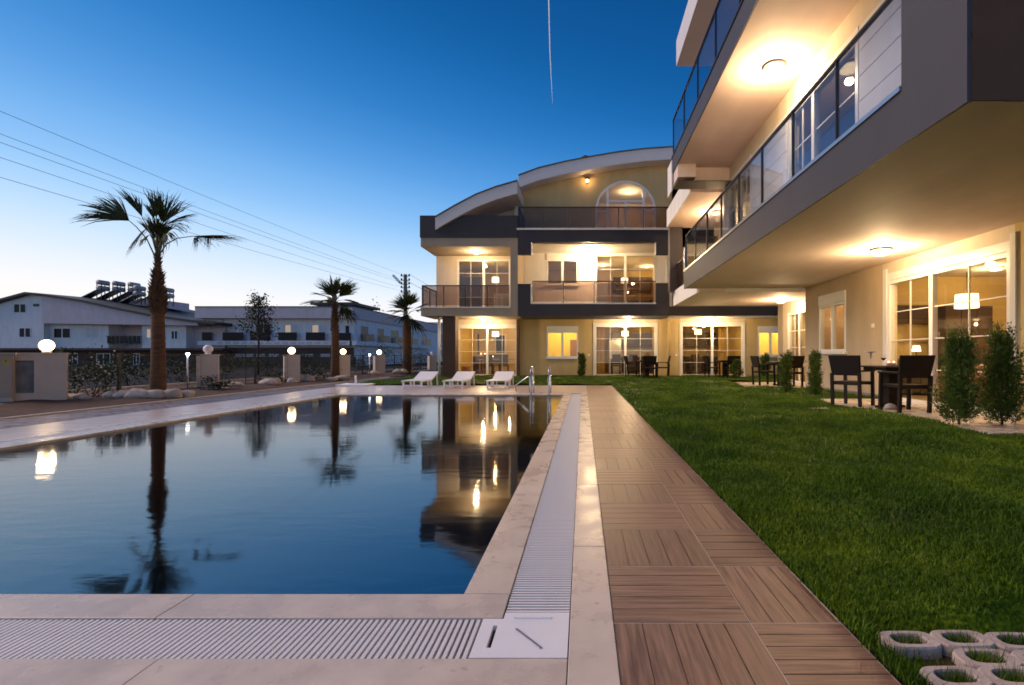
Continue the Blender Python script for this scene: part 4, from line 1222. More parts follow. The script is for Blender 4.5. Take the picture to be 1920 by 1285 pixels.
# cypress shrubs
def shrub(label, x, y, h, r, n, shape='column', z0=.02, seed=1, name='cypress_shrub', cat='shrub'):
    R = np.random.default_rng(seed)
    t = thing(name, label, cat, (x, y, z0), 0, 'green shrubs along the buildings')
    V, F = [], []
    nb = max(16, n//34); big = 1.0 if y < 9 else (1.35 if y < 15 else 2.0)
    for b in range(nb):            # upright sprays rising off the stem
        tt = R.uniform(.02, .93)
        if shape == 'column': rr = r*(1-.12*abs(tt-.5))*(1-tt**7*.6)
        elif shape == 'cone': rr = r*(1.05-.72*tt)*(.6+.4*min(1, tt/.12))
        else: rr = r*math.sin(PI*min(1, (tt*.85+.12)))
        rr *= R.uniform(.35, 1.28) if shape == 'cone' else R.uniform(.55, 1.12)
        an = R.uniform(0, 2*PI)
        base = Vector((x+rr*.25*math.cos(an), y+rr*.25*math.sin(an), z0+h*max(0, tt-.05)))
        ln = R.uniform(.16, .30 if shape != 'cone' else .40)*(h/1.1)
        tip = Vector((x+rr*math.cos(an), y+rr*math.sin(an), base.z+ln*(1.0 if shape != 'ball' else .3)))
        d = tip-base; per = n//nb
        for k in range(per):
            s = R.uniform(.15, 1.0)
            p = base+d*s+Vector(R.normal(0, .018, 3))
            dr = (d.normalized()+Vector(R.normal(0, .55, 3))).normalized()
            L = R.uniform(.028, .06)*(1.35-.5*s)*big; wv = dr.cross(Vector(R.normal(0, 1, 3))).normalized()*R.uniform(.004, .009)*big
            i = len(V); q = p+dr*L
            V += [tuple(p-wv*.4), tuple(p+dr*L*.5-wv), tuple(q), tuple(p+dr*L*.5+wv)]
            F.append((i, i+1, i+2, i+3))
    MB().add(V, F).build('foliage', 'thuja', t)
    MB().tube([(x, y, z0-.03), (x, y, z0+h*.75)], [.018, .006], 6).build('stem', 'twig', t)
    return t
shrub('loose green cypress shrub in front of the big sliding door, nearer the armchairs', 5.02, 6.75, 1.10, .31, 12500, 'cone', .02, 3)
shrub('feathery green cypress shrub at the edge of the picture beside the sliding door frame', 5.62, 6.78, 1.14, .34, 13500, 'cone', .02, 4)
shrub('slim upright green shrub at the corner of the tan wall beside the white window', 5.33, 11.6, .98, .15, 4200, 'column', .02, 5)
shrub('slim upright green shrub in front of the recessed door and armchair', 5.02, 12.5, .98, .17, 4200, 'column', .02, 6)
shrub('narrow dark green cypress shrub below the yellow lit window', PX(1090.5, 21.9), 21.9, 1.0, .17, 2600, 'column', .02, 7)
shrub('upright green shrub below the yellow window next to the taupe column', PX(1434, 21.6), 21.6, .98, .22, 2600, 'column', .02, 8)
shrub('round dark green shrub beside the far garden table and chair', PX(1381, 20.6), 20.6, .80, .26, 2600, 'ball', .02, 9)

# valve box lid sunk in the lawn
t = thing('valve_box', 'flat pale lid of a valve box sunk in a bare patch of the lawn', 'valve box', (4.05, 8.85, .03))
MB().box(3.88, 4.22, 8.68, 8.78, .0, .055).build('rim', 'kerb', t)
MB().box(3.88, 4.22, 8.78, 9.12, .0, .045).build('lid', 'soil', t)

# =================================================================== FURNITURE INSIDE
def pendant(c, label, r=.17, h=.24, drop=.5):
    t = thing('pendant_lamp', label, 'pendant lamp', c, 0, 'pendant lamps glowing inside the rooms')
    MB().lathe((c[0], c[1], c[2]-h/2), [(r, 0), (r*.97, h*.5), (r*.94, h)], 18).build('lamp_shade', 'pendant', t, True)
    glow(t, (c[0], c[1], c[2]-h/2-.06), 36, .05, (1.0, .66, .30)); glow(t, (c[0], c[1], c[2]+h/2+.06), 14, .05, (1.0, .68, .32))
    MB().tube([(c[0], c[1], c[2]+h/2), (c[0], c[1], c[2]+h/2+drop)], .006, 6).build('cord', 'black', t)
    return t
def inlamp(c, label, r=.10):
    t = thing('room_ceiling_light', label, 'ceiling light', c, 0, 'ceiling lights inside the rooms')
    MB().lathe(c, [(r*1.1, -.002), (r*1.1, -.02)], 14).build('rim', 'alu', t, True)
    MB().lathe(c, [(r, -.021), (r*.8, -.06), (.01, -.075)], 12).build('diffuser', 'ilamp', t, True); glow(t, (c[0], c[1], c[2]-.13), 290*r, .05)
def base_units(x0, x1, y0, y1, z, label, wall_label=None, top=.9, m='cabinet', zw=(1.45, 2.15), face='y'):
    t = thing('kitchen_counter', label, 'kitchen counter', ((x0+x1)/2, (y0+y1)/2, z))
    MB().box(x0, x1, y0, y1, z+.08, z+top-.04).build('carcass', m, t)
    MB().box(x0-.02, x1+.02, y0-.03, y1, z+top-.038, z+top).build('worktop', 'panelgrey', t)
    L = (x1-x0) if face == 'y' else (y1-y0); n = max(2, round(L/.55))
    for k in range(n):
        a, b = k*L/n+.01, (k+1)*L/n-.01
        if face == 'y': MB().box(x0+a, x0+b, y0-.02, y0-.001, z+.10, z+top-.06).build('cupboard_door', m, t)
        else: MB().box(x0-.02, x0-.001, y0+a, y0+b, z+.10, z+top-.06).build('cupboard_door', m, t)
    if wall_label:
        t2 = thing('wall_cupboard', wall_label, 'wall cupboard', ((x0+x1)/2, (y0+y1)/2, z+zw[0]))
        if face == 'y':
            MB().box(x0, x1, y1-.33, y1-.005, z+zw[0], z+zw[1]).build('carcass', m, t2)
            for k in range(n): MB().box(x0+k*L/n+.01, x0+(k+1)*L/n-.01, y1-.352, y1-.331, z+zw[0], z+zw[1]).build('cupboard_door', m, t2)
        else:
            MB().box(x1-.33, x1-.005, y0, y1, z+zw[0], z+zw[1]).build('carcass', m, t2)
            for k in range(n): MB().box(x1-.352, x1-.331, y0+k*L/n+.01, y0+(k+1)*L/n-.01, z+zw[0], z+zw[1]).build('cupboard_door', m, t2)
def fridge(x, y, z, label, rz=0):
    t = thing('fridge', label, 'fridge', (x, y, z))
    MB().box(x-.32, x+.32, y-.28, y+.3, z, z+1.75).build('body', 'fridge', t)
    MB().box(x-.315, x+.315, y-.32, y-.282, z+.03, z+1.05).build('door', 'fridge', t, bevel=.01)
    MB().box(x-.315, x+.315, y-.32, y-.282, z+1.07, z+1.73).build('door', 'fridge', t, bevel=.01)
    MB().box(x+.25, x+.275, y-.36, y-.321, z+.7, z+1.0).build('handle', 'alu', t)
def dchair(label, loc, rz, seatm='cabinet'):
    t = thing('dining_chair', label, 'chair'); t.location = loc; t.rotation_euler = (0, 0, rz)
    t['group'] = 'dining chairs inside the rooms'
    MB().box(-.21, .21, -.2, .2, .42, .47).build('seat', seatm, t, local=True)
    MB().hexa([(-.2, -.21, .50), (.2, -.21, .50), (.2, -.18, .50), (-.2, -.18, .50), (-.2, -.27, .98), (.2, -.27, .98), (.2, -.24, .98), (-.2, -.24, .98)]).build('backrest', seatm, t, local=True)
    for a in (-.18, .18):
        for b in (-.17, .17): MB().box(a-.02, a+.02, b-.02, b+.02, 0, .42).build('leg', 'darkwood', t, local=True)
        MB().beam((a, -.19, .42), (a, -.215, .52), .03).build('upright', 'darkwood', t, local=True)
    return t
def dtable(label, x, y, z, lx, ly, m='darkwood'):
    t = thing('dining_table', label, 'table', (x, y, z))
    MB().box(x-lx, x+lx, y-ly, y+ly, z+.72, z+.76).build('table_top', m, t)
    for a in (-1, 1):
        for b in (-1, 1): MB().box(x+a*(lx-.08)-.03, x+a*(lx-.08)+.03, y+b*(ly-.08)-.03, y+b*(ly-.08)+.03, z, z+.72).build('leg', m, t)
    return t
def curtain(x0, x1, y, z0, z1, label, m='curtain'):
    mb = MB(); n = 30; P = []
    for i in range(n+1): P.append((x0+(x1-x0)*i/n, y+.03*math.sin(i*1.9)))
    for (a, b), (c, d) in zip(P, P[1:]): mb.hexa([(a, b, z0), (c, d, z0), (c, d+.012, z0), (a, b+.012, z0), (a, b, z1), (c, d, z1), (c, d+.012, z1), (a, b+.012, z1)])
    t = thing('curtain', label, 'curtain', ((x0+x1)/2, y, z0)); mb.build('cloth', m, t)
    MB().tube([(x0-.05, y, z1+.02), (x1+.05, y, z1+.02)], .012, 8).build('rod', 'dark_metal', t)
zi = .05
# ground floor corner room
pendant((PX(929, 24.6), 24.6, 2.02), 'glowing pendant over the dining table in the room beside the brown column')
dt = dtable('long dining table set for dinner in the room beside the brown column', PX(938, 24.5), 24.5, zi, 1.0, .42, 'oak')
dc = dchair('dark dining chair with its back to the glass, nearest the door mullion', (PX(918, 23.8), 23.75, zi), 0)
dup(dc, (PX(946, 23.8), 23.75, zi), .05, 'dark dining chair with its back to the glass, nearest the khaki wall', dc['group'])
dup(dc, (PX(930, 25.3), 25.3, zi), PI, 'dark dining chair on the far side of the long dining table', dc['group'])
base_units(PX(874, 26.5), PX(908, 26.5), 26.2, 26.9, zi, 'dark kitchen counter at the back of the room beside the brown column')
for (a, b, lab) in ((878, 895, 'dark framed picture on the rear wall at the fence side of the corner room'), (930, 946, 'gold framed mirror on the rear wall behind the dinner table')):
    x0, x1 = PX(a, 27.3), PX(b, 27.3)
    t = thing('picture_frame' if a < 900 else 'wall_mirror', lab, 'picture' if a < 900 else 'mirror', ((x0+x1)/2, 27.3, 1.2))
    MB().box(x0-.08, x1+.08, 27.34, 27.395, 1.05, 2.15).build('frame', 'cabinet' if a < 900 else 'cabinet_lt', t); MB().box(x0, x1, 27.325, 27.339, 1.13, 2.07).build('panel', 'panelgrey' if a < 900 else 'housewin', t)
for k, px in enumerate((902, 909, 917, 924)):
    c = (PX(px, 24.6), 24.6, zi+.76) if k > 1 else (PX(px, 26.4), 26.4, zi+.9)
    t = thing('candle_glass', ('lit candle glass at the end of the kitchen counter', 'lit candle glass in the middle of the kitchen counter', 'lit candle glass on the dinner table next to the door mullion', 'lit candle glass further along the dinner table')[k], 'candle', c, 0, 'lit candle glasses in the corner room')
    MB().lathe(c, [(.03, 0), (.035, .10)], 10).build('cup', 'frame', t, True); MB().ball((c[0], c[1], c[2]+.13), .022, 8, 5).build('flame', 'flame', t, True)
t = thing('armchair', 'white armchair behind the glass next to the brown column', 'armchair', (PX(868, 24.0), 24.0, zi))
x = PX(868, 24.0)
MB().box(x-.3, x+.3, 23.75, 24.3, zi+.12, zi+.42).build('seat', 'sofa', t, bevel=.03)
MB().box(x-.33, x-.2, 23.75, 24.35, zi+.42, zi+.95).build('backrest', 'fabric', t, bevel=.04)
for b in (23.8, 24.25): MB().box(x-.28, x-.23, b, b+.05, zi, zi+.12).box(x+.23, x+.28, b, b+.05, zi, zi+.12).build('leg', 'darkwood', t)
inlamp((PX(955, 26.2), 26.2, 2.64), 'small ceiling light near the gold framed mirror')
# first floor corner room
pendant((PX(929, 24.2), 24.2, 4.60), 'glowing square pendant in the first floor corner room over the balcony door')
t = thing('tall_cupboard', 'tall dark cupboard behind the first floor corner balcony door', 'cupboard', (PX(880, 25.6), 25.6, 3.0))
x = PX(884, 25.6)
MB().box(x-.55, x+.55, 25.3, 25.9, 3.0, 4.9).build('carcass', 'cabinet', t)
for k in range(2): MB().box(x-.54+k*.545, x-.01+k*.545, 25.275, 25.298, 3.05, 4.88).build('cupboard_door', 'cabinet', t)
t = thing('inner_door', 'pale glazed inner door on the rear wall of the first floor corner room', 'door', (PX(940, 27.1), 27.15, 3.0))
x0, x1 = PX(926, 27.1), PX(956, 27.1)
MB().box(x0, x1, 27.12, 27.19, 3.0, 4.3).build('frame', 'frame', t); MB().box(x0+.08, (x0+x1)/2-.04, 27.10, 27.118, 3.08, 4.2).build('panel', 'houseblind', t); MB().box((x0+x1)/2+.04, x1-.08, 27.10, 27.118, 3.08, 4.2).build('panel', 'houseblind', t)
# first floor middle room
pendant((PX(1171, 24.6), 24.6, 4.62), 'glowing pendant in the room behind the charcoal framed balcony')
inlamp((PX(1130, 25.8), 25.8, 5.6), 'round ceiling light at the window side of the charcoal framed room')
inlamp((PX(1213, 26.2), 26.2, 5.6), 'round ceiling light above the kitchen of the charcoal framed room')
base_units(PX(1150, 27), PX(1222, 27), 26.7, 27.3, 3.01, 'dark kitchen counter behind the charcoal framed balcony', 'dark wall cupboards behind the charcoal framed balcony')
fridge(PX(1128, 26.6), 26.7, 3.01, 'silver fridge in the room behind the charcoal framed balcony')
# ground floor middle room
pendant((PX(1172, 24.6), 24.6, 2.05), 'glowing pendant behind the middle sliding door across the pool')
inlamp((PX(1212, 26.0), 26.0, 2.64), 'round ceiling light at the back of the middle ground floor room')
base_units(PX(1146, 27.2), PX(1228, 27.2), 26.9, 27.5, zi, 'dark kitchen counter behind the middle sliding door', 'dark wall cupboards behind the middle sliding door')
fridge(PX(1153, 26.5), 26.6, zi, 'silver fridge behind the middle sliding door')
curtain(PX(1117, 24), PX(1133, 24), 23.9, zi, 2.4, 'gold curtain at the window side of the middle sliding door')
dtable('dark dining table behind the middle sliding door', PX(1170, 24.7), 24.7, zi, .7, .4)
dup(dc, (PX(1155, 24.1), 24.05, zi), 0, 'dark dining chair left of the mullion of the middle sliding door', dc['group'])
dup(dc, (PX(1186, 24.1), 24.05, zi), 0, 'dark dining chair right of the mullion of the middle sliding door', dc['group'])
# room between the buildings
pendant((PX(1309, 24.4), 24.4, 2.12), 'glowing pendant behind the garden door between the buildings')
base_units(PX(1284, 27), PX(1345, 27), 26.9, 27.5, zi, 'dark kitchen counter behind the garden door between the buildings', 'dark wall cupboards behind the garden door between the buildings')
curtain(PX(1346, 24), PX(1362, 24), 23.9, zi, 2.5, 'gold curtain in the middle of the garden door between the buildings')
t = thing('wardrobe', 'cream wardrobe behind the garden door between the buildings', 'wardrobe', (PX(1378, 26), 26.2, zi))
x = PX(1376, 26)
MB().box(x-.5, x+.5, 26.0, 26.6, zi, zi+2.1).build('carcass', 'cabinet_lt', t)
for k in range(2): MB().box(x-.49+k*.495, x-.01+k*.495, 25.975, 25.998, zi+.05, zi+2.06).build('cupboard_door', 'cabinet_lt', t)
dup(dc, (PX(1300, 24.3), 24.2, zi), 0, 'dark dining chair behind the garden door between the buildings', dc['group'])
dtable('dark dining table behind the garden door between the buildings', PX(1312, 24.9), 24.9, zi, .6, .4)
# yellow rooms
inlamp((PX(1054, 24.2), 24.2, 2.64), 'ceiling light in the yellow lit room of the ground floor', .2)
inlamp((PX(1446, 24.2), 24.2, 2.64), 'ceiling light in the yellow lit room next to the taupe column', .2)
t = thing('inner_door', 'half open dark inner door inside the yellow lit room', 'door', (PX(1076, 24.6), 24.6, zi))
MB().box(PX(1069, 24.6), PX(1083, 24.6), 24.58, 24.63, zi, 1.75).build('leaf', 'oak', t)
# attic room
inlamp((acx+.3, 24.6, 8.95), 'ceiling light behind the arched attic window', .16)
# near apartment
pendant((7.55, 9.95, 2.03), 'large glowing drum pendant behind the nearest sliding door', .20, .27, .45)
pendant((9.3, 9.4, 1.02), 'small glowing globe lamp deep inside the nearest apartment', .07, .12, 1.5)
base_units(9.95, 10.58, 6.2, 11.8, .03, 'dark kitchen counter along the rear wall of the nearest apartment', None, face='x')
t = thing('wall_cupboard', 'row of cream wall cupboards in the nearest apartment', 'wall cupboard', (10.4, 8, 1.4))
MB().box(10.22, 10.59, 6.2, 9.6, 1.42, 2.2).build('carcass', 'cabinet_lt', t)
for k in range(6): MB().box(10.198, 10.218, 6.21+k*.565, 6.76+k*.565, 1.42, 2.2).build('cupboard_door', 'cabinet_lt', t)
t = thing('cooker_hood', 'dark cooker hood on the rear wall of the nearest apartment', 'cooker hood', (10.3, 10.4, 1.5))
MB().hexa([(10.05, 10.0, 1.5), (10.59, 10.0, 1.5), (10.59, 10.8, 1.5), (10.05, 10.8, 1.5), (10.35, 10.25, 1.8), (10.59, 10.25, 1.8), (10.59, 10.55, 1.8), (10.35, 10.55, 1.8)]).build('canopy', 'cabinet', t)
MB().box(10.38, 10.58, 10.28, 10.52, 1.8, 2.8).build('duct', 'cabinet', t)
t = thing('sofa', 'tan sofa with cushions behind the nearest sliding door', 'sofa', (7.5, 8.9, .03))
MB().box(7.2, 8.0, 8.0, 9.9, .12, .42).build('seat', 'sofa', t, bevel=.04); MB().box(6.98, 7.2, 8.0, 9.9, .12, .78).build('backrest', 'sofa', t, bevel=.05)
for y in (7.82, 9.9): MB().box(6.98, 8.0, y, y+.18, .12, .6).build('armrest', 'sofa', t, bevel=.04)
for y in (8.3, 8.8, 9.4): MB().box(7.22, 7.34, y-.2, y+.2, .44, .80).build('cushion', 'fabric', t, bevel=.04)
for a in (7.05, 7.9):
    for b in (7.9, 9.95): MB().box(a, a+.06, b, b+.06, .03, .12).build('leg', 'darkwood', t)
t = thing('wall_shelf', 'dark wall shelf unit seen through the first leaf of the nearest sliding door', 'shelf', (7.7, 12.1, 1.2))
MB().box(7.1, 8.25, 11.95, 12.19, 1.72, 2.15).build('carcass', 'cabinet', t)
for k in range(2): MB().box(7.11+k*.575, 7.66+k*.575, 11.925, 11.948, 1.73, 2.14).build('cupboard_door', 'cabinet', t)
MB().box(7.1, 8.25, 11.98, 12.19, 1.30, 1.33).build('shelf', 'oak', t)
t = thing('sideboard', 'dark sideboard under the wall shelf of the nearest apartment', 'sideboard', (7.7, 12.0, .03))
MB().box(7.0, 8.28, 11.78, 12.18, .09, .86).build('carcass', 'cabinet', t)
MB().box(6.97, 8.29, 11.75, 12.19, .862, .90).build('worktop', 'panelgrey', t)
for k in range(3): MB().box(7.01+k*.425, 7.42+k*.425, 11.755, 11.778, .12, .84).build('cupboard_door', 'cabinet', t)
t = thing('table_lamp', 'small lit table lamp standing on the dark sideboard', 'table lamp', (7.9, 11.98, .9))
MB().lathe((7.9, 11.98, .9), [(.06, 0), (.02, .03), (.015, .16)], 12).build('base', 'dark_metal', t, True)
MB().lathe((7.9, 11.98, 1.06), [(.10, 0), (.07, .14)], 14).build('lamp_shade', 'pendant', t, True)
t = thing('bookcase', 'tall dark cupboard near the tan wall inside the nearest apartment', 'cupboard', (8.8, 11.7, .03))
MB().box(8.3, 9.4, 11.6, 12.15, .03, 2.1).build('carcass', 'cabinet', t)
for k in range(3): MB().box(8.31+k*.365, 8.65+k*.365, 11.575, 11.598, .1, 2.05).build('cupboard_door', 'cabinet', t)
inlamp((8.9, 10.9, ZS-.05), 'ceiling light at the back of the nearest apartment', .13)
inlamp((8.9, 7.2, ZS-.05), 'ceiling light at the kitchen end of the nearest apartment', .13)
inlamp((7.2, 13.3, ZS-.01), 'ceiling light in the room behind the white window', .09)
inlamp((8.4, 16.8, 2.80), 'ceiling light in the recessed room behind the cypress shrubs', .12)

# =================================================================== FENCE SIDE
FXX = -10.6
def globe_lamp(c, label, lit, m='globe', w_=16):
    t = thing('globe_lamp', label, 'globe lamp', c, 0, 'globe lamps on the fence pillars')
    MB().lathe(c, [(.07, 0), (.075, .03), (.05, .045)], 14).build('base', 'frame', t, True)
    MB().ball((c[0], c[1], c[2]+.15), .12, 24, 14).build('globe', m if lit else 'pinkglobe', t, True)
    if lit: glow(t, (c[0], c[1], c[2]+.15), 55 if m == 'globe' else 34, .13, (1.0, .70, .38))
def pillar(y, label, h=1.0, w_=.50):
    t = thing('fence_pillar', label, 'pillar', (0, 0, 0), 0, 'rendered fence pillars')
    t.location = (FXX, y, 0); t.rotation_euler = (0, 0, math.radians(34))
    MB().box(-w_/2, w_/2, -w_/2, w_/2, -.05, h-.03).build('shaft', 'pillar', t, bevel=.008, local=True)
    MB().box(-w_/2-.02, w_/2+.02, -w_/2-.02, w_/2+.02, h-.03, h).build('capstone', 'pillar', t, local=True)
PY = [14.3, 18.4, 22.35, 26.3, 30.6, 35.5]
plab = ['fence pillar with the unlit pale globe lamp', 'fence pillar with a lit globe between the first two palms', 'fence pillar just behind the trunk of the second palm',
        'fence pillar with a lit globe to the fence side of the third palm', 'fence pillar mostly hidden behind the third palm', 'farthest fence pillar by the corner of the apartment house']
glab = ['unlit pinkish globe lamp on its fence pillar', 'lit globe lamp midway between the first and second palms', 'lit globe lamp just behind the second palm trunk',
        'lit globe lamp between the second palm and the power pole', 'small globe lamp glowing behind the third palm trunk', 'unlit small globe lamp on the farthest fence pillar']
for i, y in enumerate(PY):
    pillar(y, plab[i]); globe_lamp((FXX, y, 1.0), glab[i], i in (1, 2, 3, 4), 'globe_far')
# utility wall with recessed panel, and the big lit globe on it
UC = Vector((PX(124, 10.6), 10.6, 0)); UA = math.radians(40); UU = Vector((-math.cos(UA), -math.sin(UA), 0))   # runs left and towards the viewer
def upt(u): return UC+UU*u
t = thing('utility_wall', 'rendered utility wall with a grey recessed panel under the brightest globe', 'utility wall')
t.location = UC; t.rotation_euler = (0, 0, UA)
MB().box(-.46, 0, 0, .3, -.05, .99).box(-1.9, -.46, 0, .3, .86, .99).box(-1.9, -.46, 0, .3, -.05, .20).box(-1.9, -.46, .10, .3, .20, .86).build('wall', 'pillar', t, local=True)
MB().box(-1.88, -.465, .08, .099, .205, .855).build('panel', 'panelgrey', t, local=True)
MB().box(-1.92, .02, -.03, .33, .99, 1.02).build('capstone', 'pillar', t, local=True)
gp_ = upt(.30)
globe_lamp((gp_.x-.09, gp_.y+.11, 1.02), 'big bright lit globe lamp on the utility wall', True, 'globe')
t = thing('electrical_cabinet', 'beige electrical cabinet with yellow warning stickers beside the utility wall', 'cabinet')
ec = upt(.72)+Vector((.077, -.092, 0)); t.location = ec; t.rotation_euler = (0, 0, UA)
MB().box(-1.1, 0, 0, .42, .02, .97).build('body', 'cabinet_ext', t, bevel=.01, local=True)
MB().box(-1.13, .03, -.03, .45, .97, 1.02).build('roof', 'cabinet_ext', t, local=True)
MB().box(-1.12, .02, -.02, .44, -.1, .02).build('plinth', 'kerb', t, local=True)
for k in range(2): MB().box(-1.08+k*.535, -.555+k*.535, -.02, -.001, .16, .92).build('door', 'cabinet_ext', t, local=True)
for c, z in ((-.10, .86), (-.42, .58)):
    st = MB().prism([(c-.065, z-.055), (c+.065, z-.055), (c, z+.06)], 'y', -.028, -.0215).build('warning_sticker', 'yellow', t, local=True)
    MB().prism([(c+.010, z+.028), (c-.018, z-.010), (c-.001, z-.010), (c-.010, z-.040), (c+.018, z-.000), (c+.002, z-.000)], 'y', -.031, -.0285).build('bolt_symbol', 'black', st, local=True)
t = thing('concrete_slab', 'low rounded concrete kerb piece in front of the electrical cabinet', 'kerb stone', (-11, 9.7, 0))
MB().box(PX(-30, 9.6), PX(50, 9.6), 9.35, 9.75, -.05, .05).build('block', 'kerb', t, bevel=.03)

# fence bays
def bay(y0, y1, label):
    t = thing('mesh_fence', label, 'fence', (FXX, (y0+y1)/2, 0), 0, 'dark mesh fence bays between the pillars')
    for y in (y0+.06, (y0+y1)/2, y1-.06): MB().box(FXX-.02, FXX+.02, y-.032, y+.032, -.05, 1.02).build('post', 'black', t)
    for z in (.08, .98): MB().box(FXX-.012, FXX+.012, y0+.09, y1-.09, z-.012, z+.012).build('rail', 'black', t)
    mb = MB(); y = y0+.15
    while y < y1-.1:
        mb.tube([(FXX+.02, y, .06), (FXX+.02, y, 1.0)],   .002, 4, False); y += .15
    for k in range(1, 5): mb.tube([(FXX+.026, y0+.09, .98*k/5), (FXX+.026, y1-.09, .98*k/5)], .002, 4, False)
    mb.build('wire_mesh', 'black', t)
yy = [11.3]+PY
bl = ['dark mesh fence between the utility wall and the pillar with the unlit globe', 'dark mesh fence right of the unlit globe pillar', 'dark mesh fence ending at the second palm',
      'dark mesh fence between the second palm and the next lit pillar', 'dark mesh fence in front of the third palm', 'farthest dark mesh fence towards the apartment house corner']
for i in range(6): bay(yy[i]+.2, yy[i+1]-.2, bl[i])
mb = MB(); mb.box(FXX-.1, FXX+.1, 11.3, 36, -.2, .02); struct(mb, 'fence_footing', 'kerb')
# slim led garden lights
for px, Y, z, lab in ((352, 14.0, None, 'slim pole light with white led beside the unlit globe pillar'), (693, 23.5, None, 'slim pole light with white led left of the third lit pillar')):
    x = PX(px, Y); zt = PZ(667, Y)
    t = thing('garden_light', lab, 'garden light', (x, Y, 0), 0, 'slim led garden lights')
    MB().tube([(x, Y, -.05), (x, Y, zt)], .02, 8).build('pole', 'alu', t, True); MB().ball((x, Y, zt+.035), .05, 10, 6).build('bulb', 'led', t, True)
# bed stones
def rock(x, y, r, label, z=.02, seed=0):
    R = np.random.default_rng(seed+100)
    mb = MB(); n, m_ = 12, 7
    mb.ball((0, 0, 0), 1, n, m_)
    vs = []
    for v in mb.v:
        k = 1+.16*math.sin(v[0]*3+seed)+.13*math.sin(v[1]*4+seed*2.1)+.1*math.sin(v[2]*5+seed*.7)+R.normal(0, .03)
        vs.append((x+v[0]*r*1.25*k, y+v[1]*r*k, z+r*.4+v[2]*r*.68*k))
    mb.v = vs
    o = mb.build('boulder', 'stone', None, True)
    return tag(o, label, 'stone', 'pale stones edging the planting bed')
stones = [(146, 11.0, .12), (160, 10.8, .09), (210, 11.3, .13), (232, 11.25, .15), (262, 11.15, .19), (290, 11.25, .18), (318, 11.4, .17), (335, 11.75, .11), (352, 11.7, .13), (335, 12.2, .10),
          (443, 15.2, .16), (432, 15.6, .12), (500, 16.2, .20), (515, 16.6, .17), (548, 17.6, .15), (580, 18.6, .18), (600, 19.2, .2), (624, 19.0, .15), (640, 19.4, .2), (700, 25, .2), (745, 27.0, .22), (757, 27.3, .2), (12, 10.0, .11), (135, 11.2, .10)]
sl = ['flat pale stone right of the utility wall', 'small stone next to the flowering bush', 'pale stone at the bush end of the row under the first palm', 'second pale stone from the bush under the first palm',
      'large long stone in front of the first palm trunk', 'large rounded stone touching the first palm trunk', 'rounded pale stone just right of the first palm trunk', 'small stone behind the rounded ones near the unlit globe pillar',
      'last stone before the unlit globe pillar', 'half hidden stone behind the row near the unlit globe pillar', 'flat stone just past the unlit globe pillar', 'small stone by the foot of the unlit globe pillar',
      'long low stone before the first lit pillar', 'second low stone before the first lit pillar', 'stone at the foot of the lit pillar between the palms', 'stone just past the lit pillar between the palms',
      'broad stone left of the second palm trunk', 'stone at the foot of the second palm trunk', 'broad stone right of the second palm trunk', 'stone near the slim led light by the third lit pillar',
      'pale round stone left of the third palm foot', 'pale round stone at the third palm foot', 'stone in front of the electrical cabinet', 'small flat stone close to the corner of the utility wall']
for i, (px, Y, r) in enumerate(stones): rock(PX(px, Y), Y, r, sl[i], .02, i)

# leafy helper
def leaves(c, rad, n, size, seed, clumps=10, up=0.0):
    R = np.random.default_rng(seed); V, F = [], []
    cc = [np.array(c)+R.normal(0, .55, 3)*np.array(rad) for _ in range(clumps)]
    for k in range(n):
        q = cc[k % clumps]+R.normal(0, .30, 3)*np.array(rad)
        a = Vector(R.normal(0, 1, 3)).normalized(); a.z += up; a.normalize()
        b = a.cross(Vector(R.normal(0, 1, 3))).normalized(); s = size*R.uniform(.6, 1.3)
        p = Vector(q); i = len(V)
        V += [tuple(p), tuple(p+a*s*.5+b*s*.25), tuple(p+a*s), tuple(p+a*s*.5-b*s*.25)]
        F.append((i, i+1, i+2, i+3))
    return MB().add(V, F), cc
def bush(label, x, y, h, r, n, seed, leaf='bush', flowers=0, size=.07, name='garden_bush', cat='bush', grp='bushes along the fence'):
    t = thing(name, label, cat, (x, y, 0), 0, grp)
    mb, cc = leaves((x, y, h*.58), (r, r, h*.42), n, size, seed)
    mb.build('foliage', leaf, t)
    st = MB()
    for q in cc[:6]: st.tube([(x, y, -.04), ((x+q[0])/2, (y+q[1])/2, q[2]*.6), tuple(q)], [.012, .008, .004], 5)
    st.build('stem', 'twig', t)
    if flowers:
        R = np.random.default_rng(seed+5); fb = MB()
        for k in range(flowers):
            q = cc[k % len(cc)]+R.normal(0, .35, 3)*np.array((r, r, h*.4))
            fb.ball(tuple(q), R.uniform(.012, .024), 6, 4)
        fb.build('blossom', 'flower', t)
    return t
bush('flowering bush with pale blossoms right of the utility wall', PX(172, 11.3), 11.3, .95, .38, 900, 21, 'bush', 34)
bush('sparse blossoming twigs next to the utility wall corner', PX(140, 11.6), 11.6, .95, .22, 260, 22, 'bush', 20)
bush('low green tuft in front of the unlit globe pillar', PX(405, 14.0), 14.0, .28, .35, 420, 23)
bush('low green tuft before the lit pillar between the palms', PX(520, 17.9), 17.9, .32, .4, 420, 24)
bush('bushy green plant right of the lit pillar between the palms', PX(575, 18.6), 18.9, .5, .4, 480, 25)
bush('dark round bush between the lit pillar and the power pole', PX(742, 28.5), 29.5, 1.7, .8, 1300, 26)
bush('reddish low plant at the foot of the second palm', PX(610, 19.4), 19.4, .35, .35, 300, 27)
bush('dark leafy plant at the foot of the third palm', PX(768, 28.0), 28.0, 1.1, .5, 700, 28)
bi = 0
